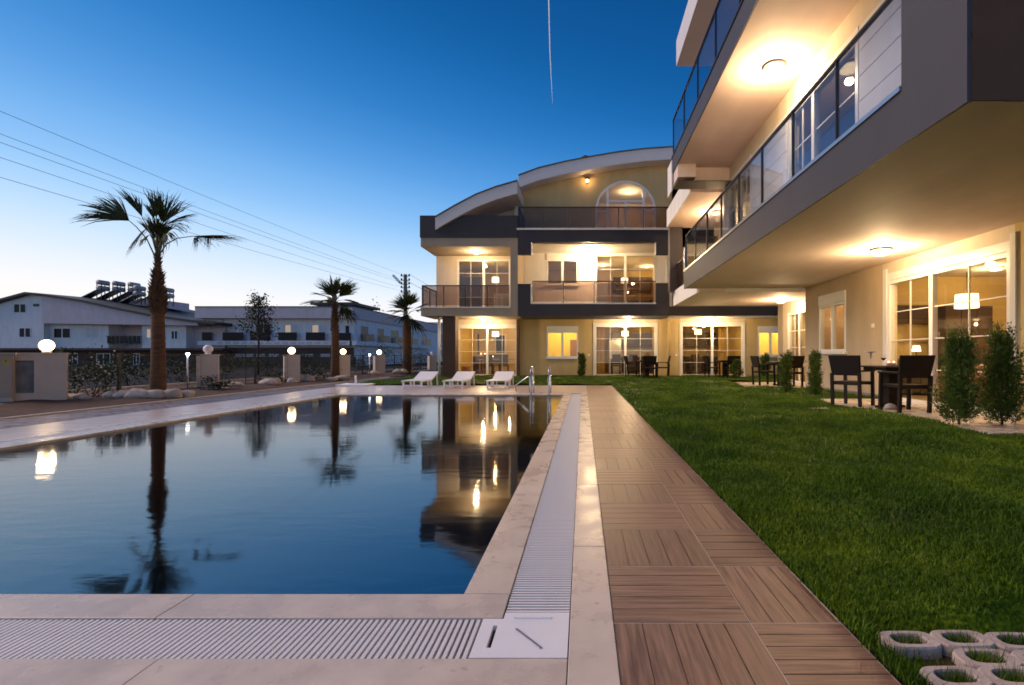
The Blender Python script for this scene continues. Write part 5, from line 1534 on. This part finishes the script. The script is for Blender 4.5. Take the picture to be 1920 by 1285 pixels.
for (px, Y, h, r, lab) in ((240, 17, 1.0, .9, 'dark bush behind the fence left of the first palm'), (345, 18, .9, .8, 'dark bush behind the fence right of the first palm'),
                           (425, 20, 1.1, .8, 'dark bush behind the fence right of the unlit globe pillar'), (505, 24, 1.0, 1.0, 'dark hedge plant behind the fence before the lit pillar'),
                           (560, 27, 1.3, .6, 'upright small bush behind the fence right of the lit pillar'), (600, 28, .9, 1.2, 'broad low bush behind the fence near the second palm'),
                           (672, 30, 1.0, .9, 'dark bush behind the fence right of the second palm'), (715, 34, 1.4, .8, 'olive toned bush behind the slim led light'), (785, 40, 1.5, .9, 'dark bush beyond the farthest fence')):
    bush(lab, PX(px, Y), Y, h, r, 900, 40+bi, 'treeleaf' if bi % 3 == 2 else 'bush', 0, .09, grp='bushes beyond the fence'); bi += 1

# palms
def trunk(t, x, y, z0, z1, r0, rm, r1, zb):
    P, R_ = [], []
    n = 40
    for i in range(n+1):
        z = z0+(z1-z0)*i/n; s = i/n
        if z < zb: r = r0+(rm-r0)*((z-z0)/(zb-z0))**.6
        else: r = rm+(r1-rm)*((z-zb)/(z1-zb))
        r *= 1+.025*math.sin(i*2.4)
        P.append((x+.012*math.sin(z*1.6), y, z)); R_.append(r)
    MB().tube(P, R_, 18).build('trunk', 'bark', t, True)
def stubs(t, x, y, z0, z1, r0, r1, n, L, seed):
    R = np.random.default_rng(seed); mb = MB()
    for k in range(n):
        s = k/n; z = z0+(z1-z0)*s; a = k*2.399+R.uniform(-.2, .2); r = (r0+(r1-r0)*s)*.88
        c, d = math.cos(a), math.sin(a); l = L*R.uniform(.6, 1.25); wd = .035*R.uniform(.7, 1.2)*(L/.1)
        b = Vector((x+c*r, y+d*r, z)); tip = b+Vector((c*l*.75, d*l*.75, l*.9)); sd = Vector((-d, c, 0))*wd
        up = Vector((0, 0, .05*(L/.1)))
        mb.add([b-sd-up, b+sd-up, b+sd*.8+up*.6+Vector((c, d, 0))*.01, b-sd*.8+up*.6+Vector((c, d, 0))*.01, tip-sd*.35, tip+sd*.35],
               [(0, 1, 5, 4), (1, 2, 5), (2, 3, 4, 5), (3, 0, 4), (0, 3, 2, 1)])
    mb.build('leaf_stub', 'stub', t)
def frond(t, path, fan, L, side, spread, droop, nleaf, seed, w0=.03, hang=0):
    """path: petiole points; fan: direction; side: vector the fan opens along"""
    R = np.random.default_rng(seed)
    mb = MB(); mb.tube(path, [.018*(1-.55*i/(len(path)-1)) for i in range(len(path))], 6)
    hub = Vector(path[-1]); fan = Vector(fan).normalized(); side = Vector(side); side = (side-fan*side.dot(fan)).normalized()
    nrm = fan.cross(side)
    V, F = [], []
    for k in range(nleaf):
        a = spread*(2*k/(nleaf-1)-1)+R.normal(0, .03)
        d = fan*math.cos(a)+side*math.sin(a)
        l = L*(.72+.28*math.cos(a*.8))*R.uniform(.88, 1.08)
        wv = (nrm*.55+d.cross(nrm)*R.uniform(.5, 1)).normalized()
        i0 = len(V); S = 6; dr = droop*R.uniform(.6, 1.5)
        for s in range(S+1):
            q = s/S; p = hub+d*l*q+Vector((0, 0, -1))*dr*l*q**2.6
            if q > .55: p += Vector(R.normal(0, .012, 3))
            ww = w0*(.35+1.2*q if q < .45 else .9*(1-q)/.55+.06)
            V += [tuple(p-wv*ww/2), tuple(p+wv*ww/2)]
        for s in range(S): F.append((i0+2*s, i0+2*s+1, i0+2*s+3, i0+2*s+2))
    mb.build('petiole', 'petiole', None) if False else None
    st = mb.build('petiole', 'petiole', t); o = MB().add(V, F).build('frond', 'palm', t)
    return o
YP = 11.8
P1 = thing('palm_tree', 'tall fan palm with shaggy upper trunk nearest to the pool', 'palm tree', (PX(299, YP), YP, 0), 0, 'fan palms in the planting bed')
xt = PX(296, YP)
trunk(P1, xt, YP, -.06, 2.3, .165, .124, .12, 1.9)
MB().tube([(xt, YP, 2.28), (xt, YP, 2.6), (xt, YP, 2.9), (xt, YP, 3.25), (xt, YP, 4.15)], [.13, .105, .075, .052, .03], 14).build('crown_shaft', 'stub', P1, True)
stubs(P1, xt, YP, 1.95, 2.5, .128, .112, 105, .125, 3); stubs(P1, xt, YP, 2.45, 2.9, .12, .078, 60, .095, 4); stubs(P1, xt, YP, 2.85, 3.35, .078, .05, 40, .06, 6)
def q_(px, py, dy=0): return (PX(px, YP+dy), YP+dy, PZ(py, YP+dy))
fr_list = [ # petiole px path, fan tip px, dy, side vector, spread, droop, n
    ([(291, 482), (275, 448), (255, 425), (242, 414)], (160, 366), -.25, (.28, .55, .80), .62, .20, 54),
    ([(292, 470), (284, 440), (272, 418), (266, 406)], (237, 352), .35, (.1, 1, .05), .30, .08, 22),
    ([(294, 460), (294, 430), (293, 408)], (291, 352), .1, (.25, 1, 0), .32, .10, 20),
    ([(297, 465), (302, 435), (306, 418)], (325, 350), .15, (.75, .6, -.2), .5, .16, 36),
    ([(298, 470), (305, 445), (312, 420)], (368, 400), -.2, (.1, .6, .7), .5, .22, 40),
    ([(300, 476), (312, 458), (332, 447), (362, 443)], (442, 446), -.15, (.0, .8, .35), .62, .14, 44),
    ([(298, 474), (303, 452), (308, 438)], (330, 432), -.55, (.3, .4, .8), 1.0, .45, 24),
    ([(293, 470), (287, 445), (280, 425)], (252, 442), .4, (.2, .6, .8), 1.0, .40, 24),
    ([(295, 455), (291, 425), (288, 410)], (281, 378), .2, (.5, .8, .1), .32, .10, 20),
    ([(294, 474), (292, 458), (290, 448)], (280, 404), .25, (.6, .7, .1), .40, .12, 22),
    ([(297, 474), (299, 458), (301, 450)], (309, 408), -.25, (.6, .7, .1), .40, .12, 22),
    ([(295, 472), (294, 452), (293, 440)], (294, 398), -.35, (.8, .5, .1), .45, .10, 22),
    ([(293, 470), (287, 450), (281, 440)], (262, 452), -.35, (.3, .6, .7), .6, .30, 20),
    ([(297, 455), (300, 430), (302, 415)], (305, 378), -.2, (.5, .8, .1), .32, .10, 20),
]
for i, (pp, tip, dy, sd, sp, dr, nl) in enumerate(fr_list):
    n = len(pp); path = [q_(a, b, dy*k/(n-1)) for k, (a, b) in enumerate(pp)]
    e = Vector(q_(*tip, dy*1.7)); h = Vector(path[-1])
    frond(P1, path, e-h, (e-h).length, sd, sp, dr, nl, 60+i, .034)
# hanging tip leaflets of the drooping frond
mb = MB(); V, F = [], []
for k in range(26):
    px = 366+random.choice((0, 2, 4, 22, 25, 27))+random.uniform(-3, 3); p = Vector(q_(px, 446, -.2+random.uniform(-.1, .1))); l = random.uniform(.16, .38)
    i = len(V); V += [tuple(p), tuple(p+Vector((.016, 0, 0))), tuple(p+Vector((random.uniform(-.05, .05), random.uniform(-.05, .05), -l)))]; F.append((i, i+1, i+2))
MB().add(V, F).build('hanging_leaflet', 'palm', P1)

def palm(label, x, y, ztop, r0, rm, r1, zb, nf, Lp, Lf, seed, w0):
    R = np.random.default_rng(seed)
    t = thing('palm_tree', label, 'palm tree', (x, y, 0), 0, 'fan palms in the planting bed')
    trunk(t, x, y, -.06, ztop, r0, rm, r1, zb)
    stubs(t, x, y, zb, ztop-.1, rm, r1+.02, 110, .09, seed)
    for k in range(nf):
        a = k*2.399+R.uniform(-.3, .3); el = math.radians([78, 60, 40, 18, -8, -32][k % 6]+R.uniform(-9, 9))
        d = Vector((math.cos(a)*math.cos(el), math.sin(a)*math.cos(el), math.sin(el)))
        b = Vector((x, y, ztop-.05)); l = Lp*R.uniform(.75, 1.15)
        d0 = (d+Vector((0, 0, .6))).normalized()
        path = [b, b+d0*l*.5, b+d0*l*.5+d*l*.5]
        frond(t, path, d+Vector((0, 0, -.12)), Lf*R.uniform(.85, 1.12), Vector((-math.sin(a), math.cos(a), R.uniform(-.4, .4))), R.uniform(.6, 1.0), .16+.2*max(0, -d.z), 20, seed*50+k, w0)
palm('second fan palm, slimmer, next to a lit fence pillar', PX(628, 20.1), 20.1, 3.1, .18, .135, .055, 1.9, 15, .42, .85, 5, .055)
palm('third fan palm, farthest, in front of the power pole', PX(763, 28.4), 28.4, 3.25, .25, .23, .12, 2.2, 16, .6, 1.05, 8, .065)

# young tree behind the fence
def young_tree(label, x, y, h, r, n, seed):
    t = thing('young_tree', label, 'tree', (x, y, 0))
    R = np.random.default_rng(seed); br = MB(); cl = []
    for k in range(26):
        s = .42+.56*k/26; a = k*2.4; l = r*(1.15-s)*1.5*R.uniform(.6, 1.2)
        p = Vector((x, y, h*s)); q = p+Vector((math.cos(a)*l, math.sin(a)*l, l*.45)); br.tube([p, q], [.02, .006], 5); cl.append(q); cl.append((p+q)/2)
    br.build('branch', 'twig', t)
    MB().tube([(x, y, -.05), (x+.03, y, h*.5), (x, y, h)], [.06, .045, .01], 8).build('trunk', 'twig', t, True)
    V, F = [], []
    for k in range(n):
        q = cl[k % len(cl)]; p = Vector(q)+Vector(R.normal(0, .14, 3)); a = Vector(R.normal(0, 1, 3)).normalized(); b = a.cross(Vector(R.normal(0, 1, 3))).normalized(); s = R.uniform(.07, .16)
        i = len(V); V += [tuple(p), tuple(p+a*s*.5+b*s*.3), tuple(p+a*s), tuple(p+a*s*.5-b*s*.3)]; F.append((i, i+1, i+2, i+3))
    MB().add(V, F).build('crown', 'treeleaf', t)
young_tree('young leafy tree behind the fence in front of the long pale house', PX(484, 27), 27.0, 4.2, .95, 1500, 33)
# slim young stem nearer
t = thing('garden_stake', 'thin bare stake behind the fence by the young tree', 'stake', (PX(489, 18), 18, 0))
MB().tube([(PX(489, 18), 17.2, 0), (PX(489, 18), 17.2, 1.3)], .015, 6).build('shaft', 'twig', t)

# =================================================================== POWER LINE
YQ = 50.0; xq = PX(760, YQ)
PP = thing('power_pole', 'tall concrete power pole with insulators and a street lamp arm', 'power pole', (xq, YQ, 0))
MB().tube([(xq, YQ, -.1), (xq, YQ, PZ(515, YQ))], [.26, .17], 10).build('pole', 'concretepole', PP)
WZ = [PZ(518, YQ), PZ(526, YQ), PZ(533, YQ), PZ(540, YQ), PZ(548, YQ)]
for i, z in enumerate(WZ):
    sgn = -1 if i % 2 == 0 else 1
    MB().beam((xq-.45, YQ, z), (xq+.45, YQ, z), .07).build('crossarm', 'concretepole', PP)
    for sx_ in (-.38, .38): MB().lathe((xq+sx_, YQ, z+.02), [(.05, 0), (.09, .05), (.07, .16), (.03, .2)], 8).build('insulator', 'dark_metal', PP, True)
MB().tube([(xq-.1, YQ, PZ(534, YQ)), (xq-.6, YQ, PZ(531, YQ)), (PX(748, YQ), YQ, PZ(530, YQ))], .04, 6).build('lamp_arm', 'alu', PP)
MB().hexa([(PX(736, YQ), YQ-.15, PZ(518, YQ)), (PX(749, YQ), YQ-.15, PZ(532, YQ)), (PX(749, YQ), YQ+.15, PZ(532, YQ)), (PX(736, YQ), YQ+.15, PZ(518, YQ)),
           (PX(738, YQ), YQ-.15, PZ(515, YQ)), (PX(750.5, YQ), YQ-.15, PZ(528, YQ)), (PX(750.5, YQ), YQ+.15, PZ(528, YQ)), (PX(738, YQ), YQ+.15, PZ(515, YQ))]).build('lamp_head', 'alu', PP)
for i, (py, z1) in enumerate(zip((212, 243, 270, 288, 335), WZ)):
    Yl = 15.26; za = PZ(py, Yl); sl_ = (z1-za)/(YQ-Yl)
    P = []
    for k in range(41):
        y = -18+(YQ+18)*k/40; z = z1+sl_*(y-YQ)*.25+ (0 if False else 0)
        s = (y-YQ)/(Yl-YQ)                      # 0 at the pole, 1 where it leaves the picture
        zz = z1+(za-z1)*s-1.1*s*(1-s)*.42
        P.append((xq+(-.38 if i % 2 else .1), y, zz))
    P[-1] = (xq+(-.38 if i % 2 else .38), YQ, z1+.2)
    o = MB().tube(P, .008, 5).build('power_cable', 'wire')
    tag(o, ['topmost power cable running to the concrete pole', 'second power cable from the top', 'middle power cable of the five', 'fourth power cable from the top, close under the middle one', 'lowest power cable running to the concrete pole'][i], 'cable', 'power cables above the fence')
    P = [(xq+(-.38 if i % 2 else .38)*(1-k/12), YQ+k*3.2, z1+.2-.9*math.sin(PI*k/12)*.5) for k in range(13)]
    if i < 3: tag(MB().tube(P, .014, 5).build('power_cable', 'wire'), ['topmost cable leading from the pole behind the corner balcony', 'second cable leading from the pole behind the corner balcony', 'third cable leading from the pole behind the corner balcony'][i], 'cable', 'power cables beyond the pole')

# =================================================================== HOUSES BEYOND THE STREET
def house_window(W, par, u0, u1, z0, z1, m='housewin', split=True, blind=False):
    fr = MB(); t = .07
    W.box(fr, u0-t, u0, -.05, .03, z0-t, z1+t); W.box(fr, u1, u1+t, -.05, .03, z0-t, z1+t); W.box(fr, u0, u1, -.05, .03, z1, z1+t); W.box(fr, u0, u1, -.05, .03, z0-t, z0)
    if split: W.box(fr, (u0+u1)/2-.05, (u0+u1)/2+.05, -.04, .02, z0, z1)
    f_ = fr.build('window', 'housewhite', par)
    W.box(MB(), u0, u1, .002, .012, z0, z1).build('pane', m, f_)
    return f_
def balcony_front(W, par, u0, u1, z0, z1, m='housewin'):
    b = W.box(MB(), u0, u1, .08, .11, z0, z1).build('balcony_glass', m, par)
    W.box(MB(), u0-.03, u1+.03, .06, .13, z1, z1+.06).build('handrail', 'dark_metal', b)
# gabled house
YA = 50.0; a_ = lambda px: PX(px, YA); az_ = lambda py: PZ(py, YA)
HA = thing('gabled_house', 'white house with long low pitched dark roof behind the first palm', 'house', (a_(180), YA, 0), 0, 'houses across the street')
WA = WF('y', YA)
MB().prism([(a_(-60), az_(655)), (a_(82), az_(655)), (a_(82), az_(557)), (a_(60), az_(553)), (a_(10), az_(566)), (a_(-60), az_(590))], 'y', YA, YA+12).build('wall', 'housewhite', HA)
MB().prism([(a_(84), az_(607)), (a_(375), az_(611)), (a_(375), az_(604)), (a_(230), az_(583)), (a_(160), az_(567)), (a_(84), az_(556))], 'y', YA-.3, YA+.8).build('gable_panel', 'houselav', HA)
MB().box(a_(82), a_(193), YA+.6, YA+12, az_(655), az_(590)).build('wall', 'housewhite', HA)
MB().box(a_(193), a_(256), YA+2.2, YA+12, az_(655), az_(600)).build('wall', 'houselav', HA)
MB().box(a_(256), a_(340), YA+.6, YA+12, az_(655), az_(600)).build('wall', 'housewhite', HA)
MB().box(a_(340), a_(400), YA+1.6, YA+12, az_(655), az_(606)).build('wall', 'houselav', HA)
MB().box(a_(-60), a_(410), YA+.9, YA+12, -.1, az_(657)).build('ground_floor_wall', 'housedark', HA)
MB().box(a_(-60), a_(420), YA-.2, YA+2, az_(657), az_(653)).build('floor_slab', 'housedark', HA)
rl = [(-70, 589), (10, 562), (58, 549), (82, 551), (160, 563), (230, 578), (290, 590), (345, 598), (410, 606)]
mb = MB()
for (p, q), (r_, s_) in zip(rl, rl[1:]):
    mb.hexa([(a_(p), YA-.6, az_(q)-.22), (a_(r_), YA-.6, az_(s_)-.22), (a_(r_), YA+12.5, az_(s_)-.22), (a_(p), YA+12.5, az_(q)-.22), (a_(p), YA-.6, az_(q)), (a_(r_), YA-.6, az_(s_)), (a_(r_), YA+12.5, az_(s_)+.35), (a_(p), YA+12.5, az_(q)+.35)])
mb.build('roof', 'roofdark', HA)
MB().prism([(a_(150), az_(560)), (a_(222), az_(568)), (a_(222), az_(552)), (a_(180), az_(548))], 'y', YA+5, YA+9).build('roof_parapet', 'houselav', HA)
house_window(WA, HA, a_(27), a_(48), az_(586), az_(571)); house_window(WA, HA, a_(37), a_(57), az_(632), az_(616))
WA2 = WF('y', YA+.6)
house_window(WA2, HA, a_(90), a_(120), az_(633), az_(616)); house_window(WA2, HA, a_(150), a_(171), az_(633), az_(614), 'houseblind'); house_window(WA2, HA, a_(266), a_(281), az_(633), az_(617), 'farwin_dim'); house_window(WA2, HA, a_(313), a_(323), az_(635), az_(621))
WA3 = WF('y', YA+2.2); house_window(WA3, HA, a_(240), a_(249), az_(652), az_(613), 'farwin', False)
for k in range(8): MB().box(a_(193+k*8)+.04, a_(193+k*8+6.4), YA+.4, YA+.46, az_(644), az_(631)).build('railing_panel', 'housewin', HA)
MB().box(a_(193), a_(257), YA+.35, YA+.5, az_(631), az_(629.5)).build('handrail', 'dark_metal', HA)
WA4 = WF('y', YA+.9)
for (p, q) in ((166, 190), (236, 246), (110, 128)): house_window(WA4, HA, a_(p), a_(q), az_(684), az_(664), 'housewin')
MB().box(a_(62.5), a_(62.5)+.001+.6, YA-.02, YA-.004, az_(575), az_(570)).build('vent', 'dark_metal', HA)
# solar water heaters on its roof
def heater(label, x, y, z, s=1.0):
    t = thing('solar_water_heater', label, 'solar heater', (x, y, z), 0, 'solar water heaters on the gabled house')
    MB().hexa([(x, y-.5, z), (x+.06, y-.5, z-.07), (x+.06, y+.5, z-.07), (x, y+.5, z), (x+2.15*s, y-.5, z+1.05*s), (x+2.2*s, y-.5, z+.98*s), (x+2.2*s, y+.5, z+.98*s), (x+2.15*s, y+.5, z+1.05*s)]).build('panel', 'solar', t)
    for dz in (.02, .62): 
        MB().tube([(x+2.3*s, y-.55, z+1.15*s+dz), (x+2.3*s, y+.55, z+1.15*s+dz)], .26, 12).build('tank', 'tank', t, True)
    for (dx, dy) in ((2.05, -.45), (2.55, -.45), (2.05, .45), (2.55, .45)): MB().box(x+dx*s-.03, x+dx*s+.03, y+dy-.03, y+dy+.03, z-.2, z+1.75*s).build('leg', 'dark_metal', t)
zr = az_(552)
hx = [(80, 0), (98, .4), (116, .8)]
hl_ = ['solar water heater nearest the roof ridge of the gabled house', 'solar water heater in the middle of the first cluster on the gabled house', 'solar water heater at the end of the first cluster on the gabled house']
for (px, dy), lab in zip(hx, hl_): heater(lab, a_(px), YA+4+dy*2, zr, .95)
for (px, dy), lab in zip([(152, 0), (170, .4), (186, .8)], ['solar water heater starting the second cluster on the gabled house', 'solar water heater in the middle of the second cluster on the gabled house', 'solar water heater farthest down the roof of the gabled house']): heater(lab, a_(px), YA+4.5+dy*2, zr-.35, .8)

# long flat roofed house
YB = 52.0; b_ = lambda px: PX(px, YB); bz = lambda py: PZ(py, YB)
HB = thing('flat_roofed_house', 'long pale flat roofed house with dark balcony fronts behind the second palm', 'house', (b_(520), YB, 0), 0, 'houses across the street')
WB = WF('y', YB); xs_ = b_(664)
MB().box(b_(382), xs_, YB, YB+30, bz(700)-.3, bz(598)).build('wall', 'housewhite', HB)
MB().box(b_(378), xs_+.25, YB-.9, YB+30, bz(598), bz(577)).build('parapet', 'houselav', HB)
MB().box(b_(378), xs_+.3, YB-.95, YB+30.05, bz(577.5), bz(576)).build('coping', 'roofdark', HB)
MB().box(b_(384), xs_+.2, YB-1.0, YB-.001, bz(648), bz(640)).build('balcony_slab', 'housewhite', HB)
MB().box(xs_+.001, xs_+.7, YB-1.0, YB+24, bz(648), bz(640)).build('balcony_slab', 'housewhite', HB)
MB().box(b_(386), xs_, YB-.30, YB-.002, -.1, bz(652)).build('ground_floor_wall', 'housedark', HB)
for (p, q) in ((446, 500), (508, 526), (570, 590), (604, 622)): WF('y', YB-.30).box(MB(), b_(p), b_(q), .002, .05, .2, bz(664)).build('garage_door', 'houseblind', HB)
for k in range(16): WB.box(MB(), b_(420+k*15), b_(420+k*15+10.5), 1.003, 1.02, bz(646), bz(641.5)).build('slab_panel', 'houselav', HB)
for (p, q, m) in ((430, 461, 'houseblind'), (481, 508, 'housewin'), (533, 560, 'houseblind'), (584, 612, 'houseblind'), (392, 402, 'housewin')):
    house_window(WB, HB, b_(p), b_(q), bz(639), bz(609), m); balcony_front(WF('y', YB-.6), HB, b_(p)-.2, b_(q)+.2, bz(639), bz(625))
for p, q in ((535, 545), (586, 597)): WB.box(MB(), b_(p), b_(q), .013, .02, bz(638), bz(610)).build('lit_curtain', 'farwin_dim', HB)
WB.box(MB(), b_(508), b_(508)+.1, .0, .1, bz(640), bz(598)).build('downpipe', 'houselav', HB); WB.box(MB(), b_(418), b_(418)+.1, .0, .1, bz(640), bz(598)).build('downpipe', 'houselav', HB)
house_window(WB, HB, b_(648), b_(655), bz(639), bz(611), 'housewin', False); balcony_front(WF('y', YB-.6), HB, b_(634), b_(664), bz(639), bz(626))
WS = WF('x', xs_, +1)
for y0, y1, z0 in ((53.5, 55.3, 625), (58, 59.6, 626), (62, 64.4, 627), (68, 70, 628), (74, 76, 629)):
    house_window(WS, HB, y0, y1, bz(639), bz(610), 'housewin', False); balcony_front(WF('x', xs_+.55, +1), HB, y0-.2, y1+.2, bz(639), bz(626))
MB().box(b_(566), b_(628), YB+4, YB+9, bz(577), bz(566)).build('stair_tower', 'houselav', HB)
MB().box(b_(552), b_(640), YB+3, YB+10, bz(566), bz(561)).build('tower_roof', 'roofdark', HB)
t = thing('satellite_dish', 'grey satellite dish on the stair tower beside the second palm', 'satellite dish', (b_(590), YB+3.5, bz(561)))
c = (b_(592), YB+3.6, bz(561))
MB().tube([c, (c[0], c[1], c[2]+.5)], .04, 6).build('mast', 'alu', t); 
mb = MB(); mb.lathe((0, 0, 0), [(.01, 0), (.3, .05), (.55, .2)], 18)
mb.v = [(c[0]+v[0], c[1]-v[2]*.9, c[2]+.55+v[1]) for v in mb.v]; mb.build('dish', 'alu', t, True)
# farther houses
def far_house(label, x0, x1, y0, y1, z1, wins, seed):
    t = thing('far_house', label, 'house', ((x0+x1)/2, y0, 0), 0, 'houses across the street')
    MB().box(x0, x1, y0, y1, -.1, z1).build('wall', 'housewhite', t)
    MB().box(x0-.3, x1+.3, y0-.3, y1+.3, z1, z1+.5).build('parapet', 'houselav', t)
    MB().box(x0-.2, x1+.5, y0-.5, y0, 2.6, 2.85).box(x1, x1+.5, y0, y1, 2.6, 2.85).build('balcony_slab', 'housewhite', t)
    Wf, Ws_ = WF('y', y0), WF('x', x1, +1)
    for k in range(wins):
        u = x0+(x1-x0)*(k+.3)/wins; house_window(Wf, t, u, u+1.2, 3.2, 4.7); house_window(Wf, t, u, u+1.2, .9, 2.1)
    for k in range(3):
        u = y0+(y1-y0)*(k+.3)/3; house_window(Ws_, t, u, u+1.3, 3.2, 4.7); house_window(Ws_, t, u, u+1.3, .9, 2.1)
    return t
far_house('pale two storey house past the power pole at the end of the street', -33, -24.5, 86, 100, 6.2, 3, 1)
far_house('pale house glimpsed past the slim corner column', -34, -26, 104, 120, 6.6, 3, 2)
far_house('low house glimpsed between the gabled house and the long flat roofed house', b_(340), b_(378), 60, 72, 5.3, 2, 3)
# skyline pieces on the roofs right of the second palm
for px, Y, h, lab, sd in ((698, 84, 9.0, 'dark bushy tree top on the skyline right of the second palm', 71), (707, 84, 8.6, 'slim tree top on the skyline between two others', 72), (718, 84, 8.5, 'small tree top on the skyline left of the power pole', 73)):
    bush(lab, PX(px, Y), Y, h, .9, 700, sd, 'treeleaf', 0, .3, 'skyline_tree', 'tree', 'trees on the skyline')
# low garden wall of the long house
mb = MB(); o = tag(MB().box(-36, -20.8, 46, 46.3, -.1, .9).build('garden_wall', 'housestone'), 'low stone garden wall in front of the long flat roofed house', 'wall')

# contrail high in the sky
P = [(-120, 2004, 1000), (-117, 1900, 1000), (-108, 1650, 1000), (-96, 1419, 1000), (-80, 1000, 1000), (-40, 200, 1000)]
tag(MB().tube(P, [.15, .7, 1.2, 1.4, 1.4, 1.4], 8).build('contrail', 'contrail'), 'thin white contrail high in the blue sky', 'contrail')
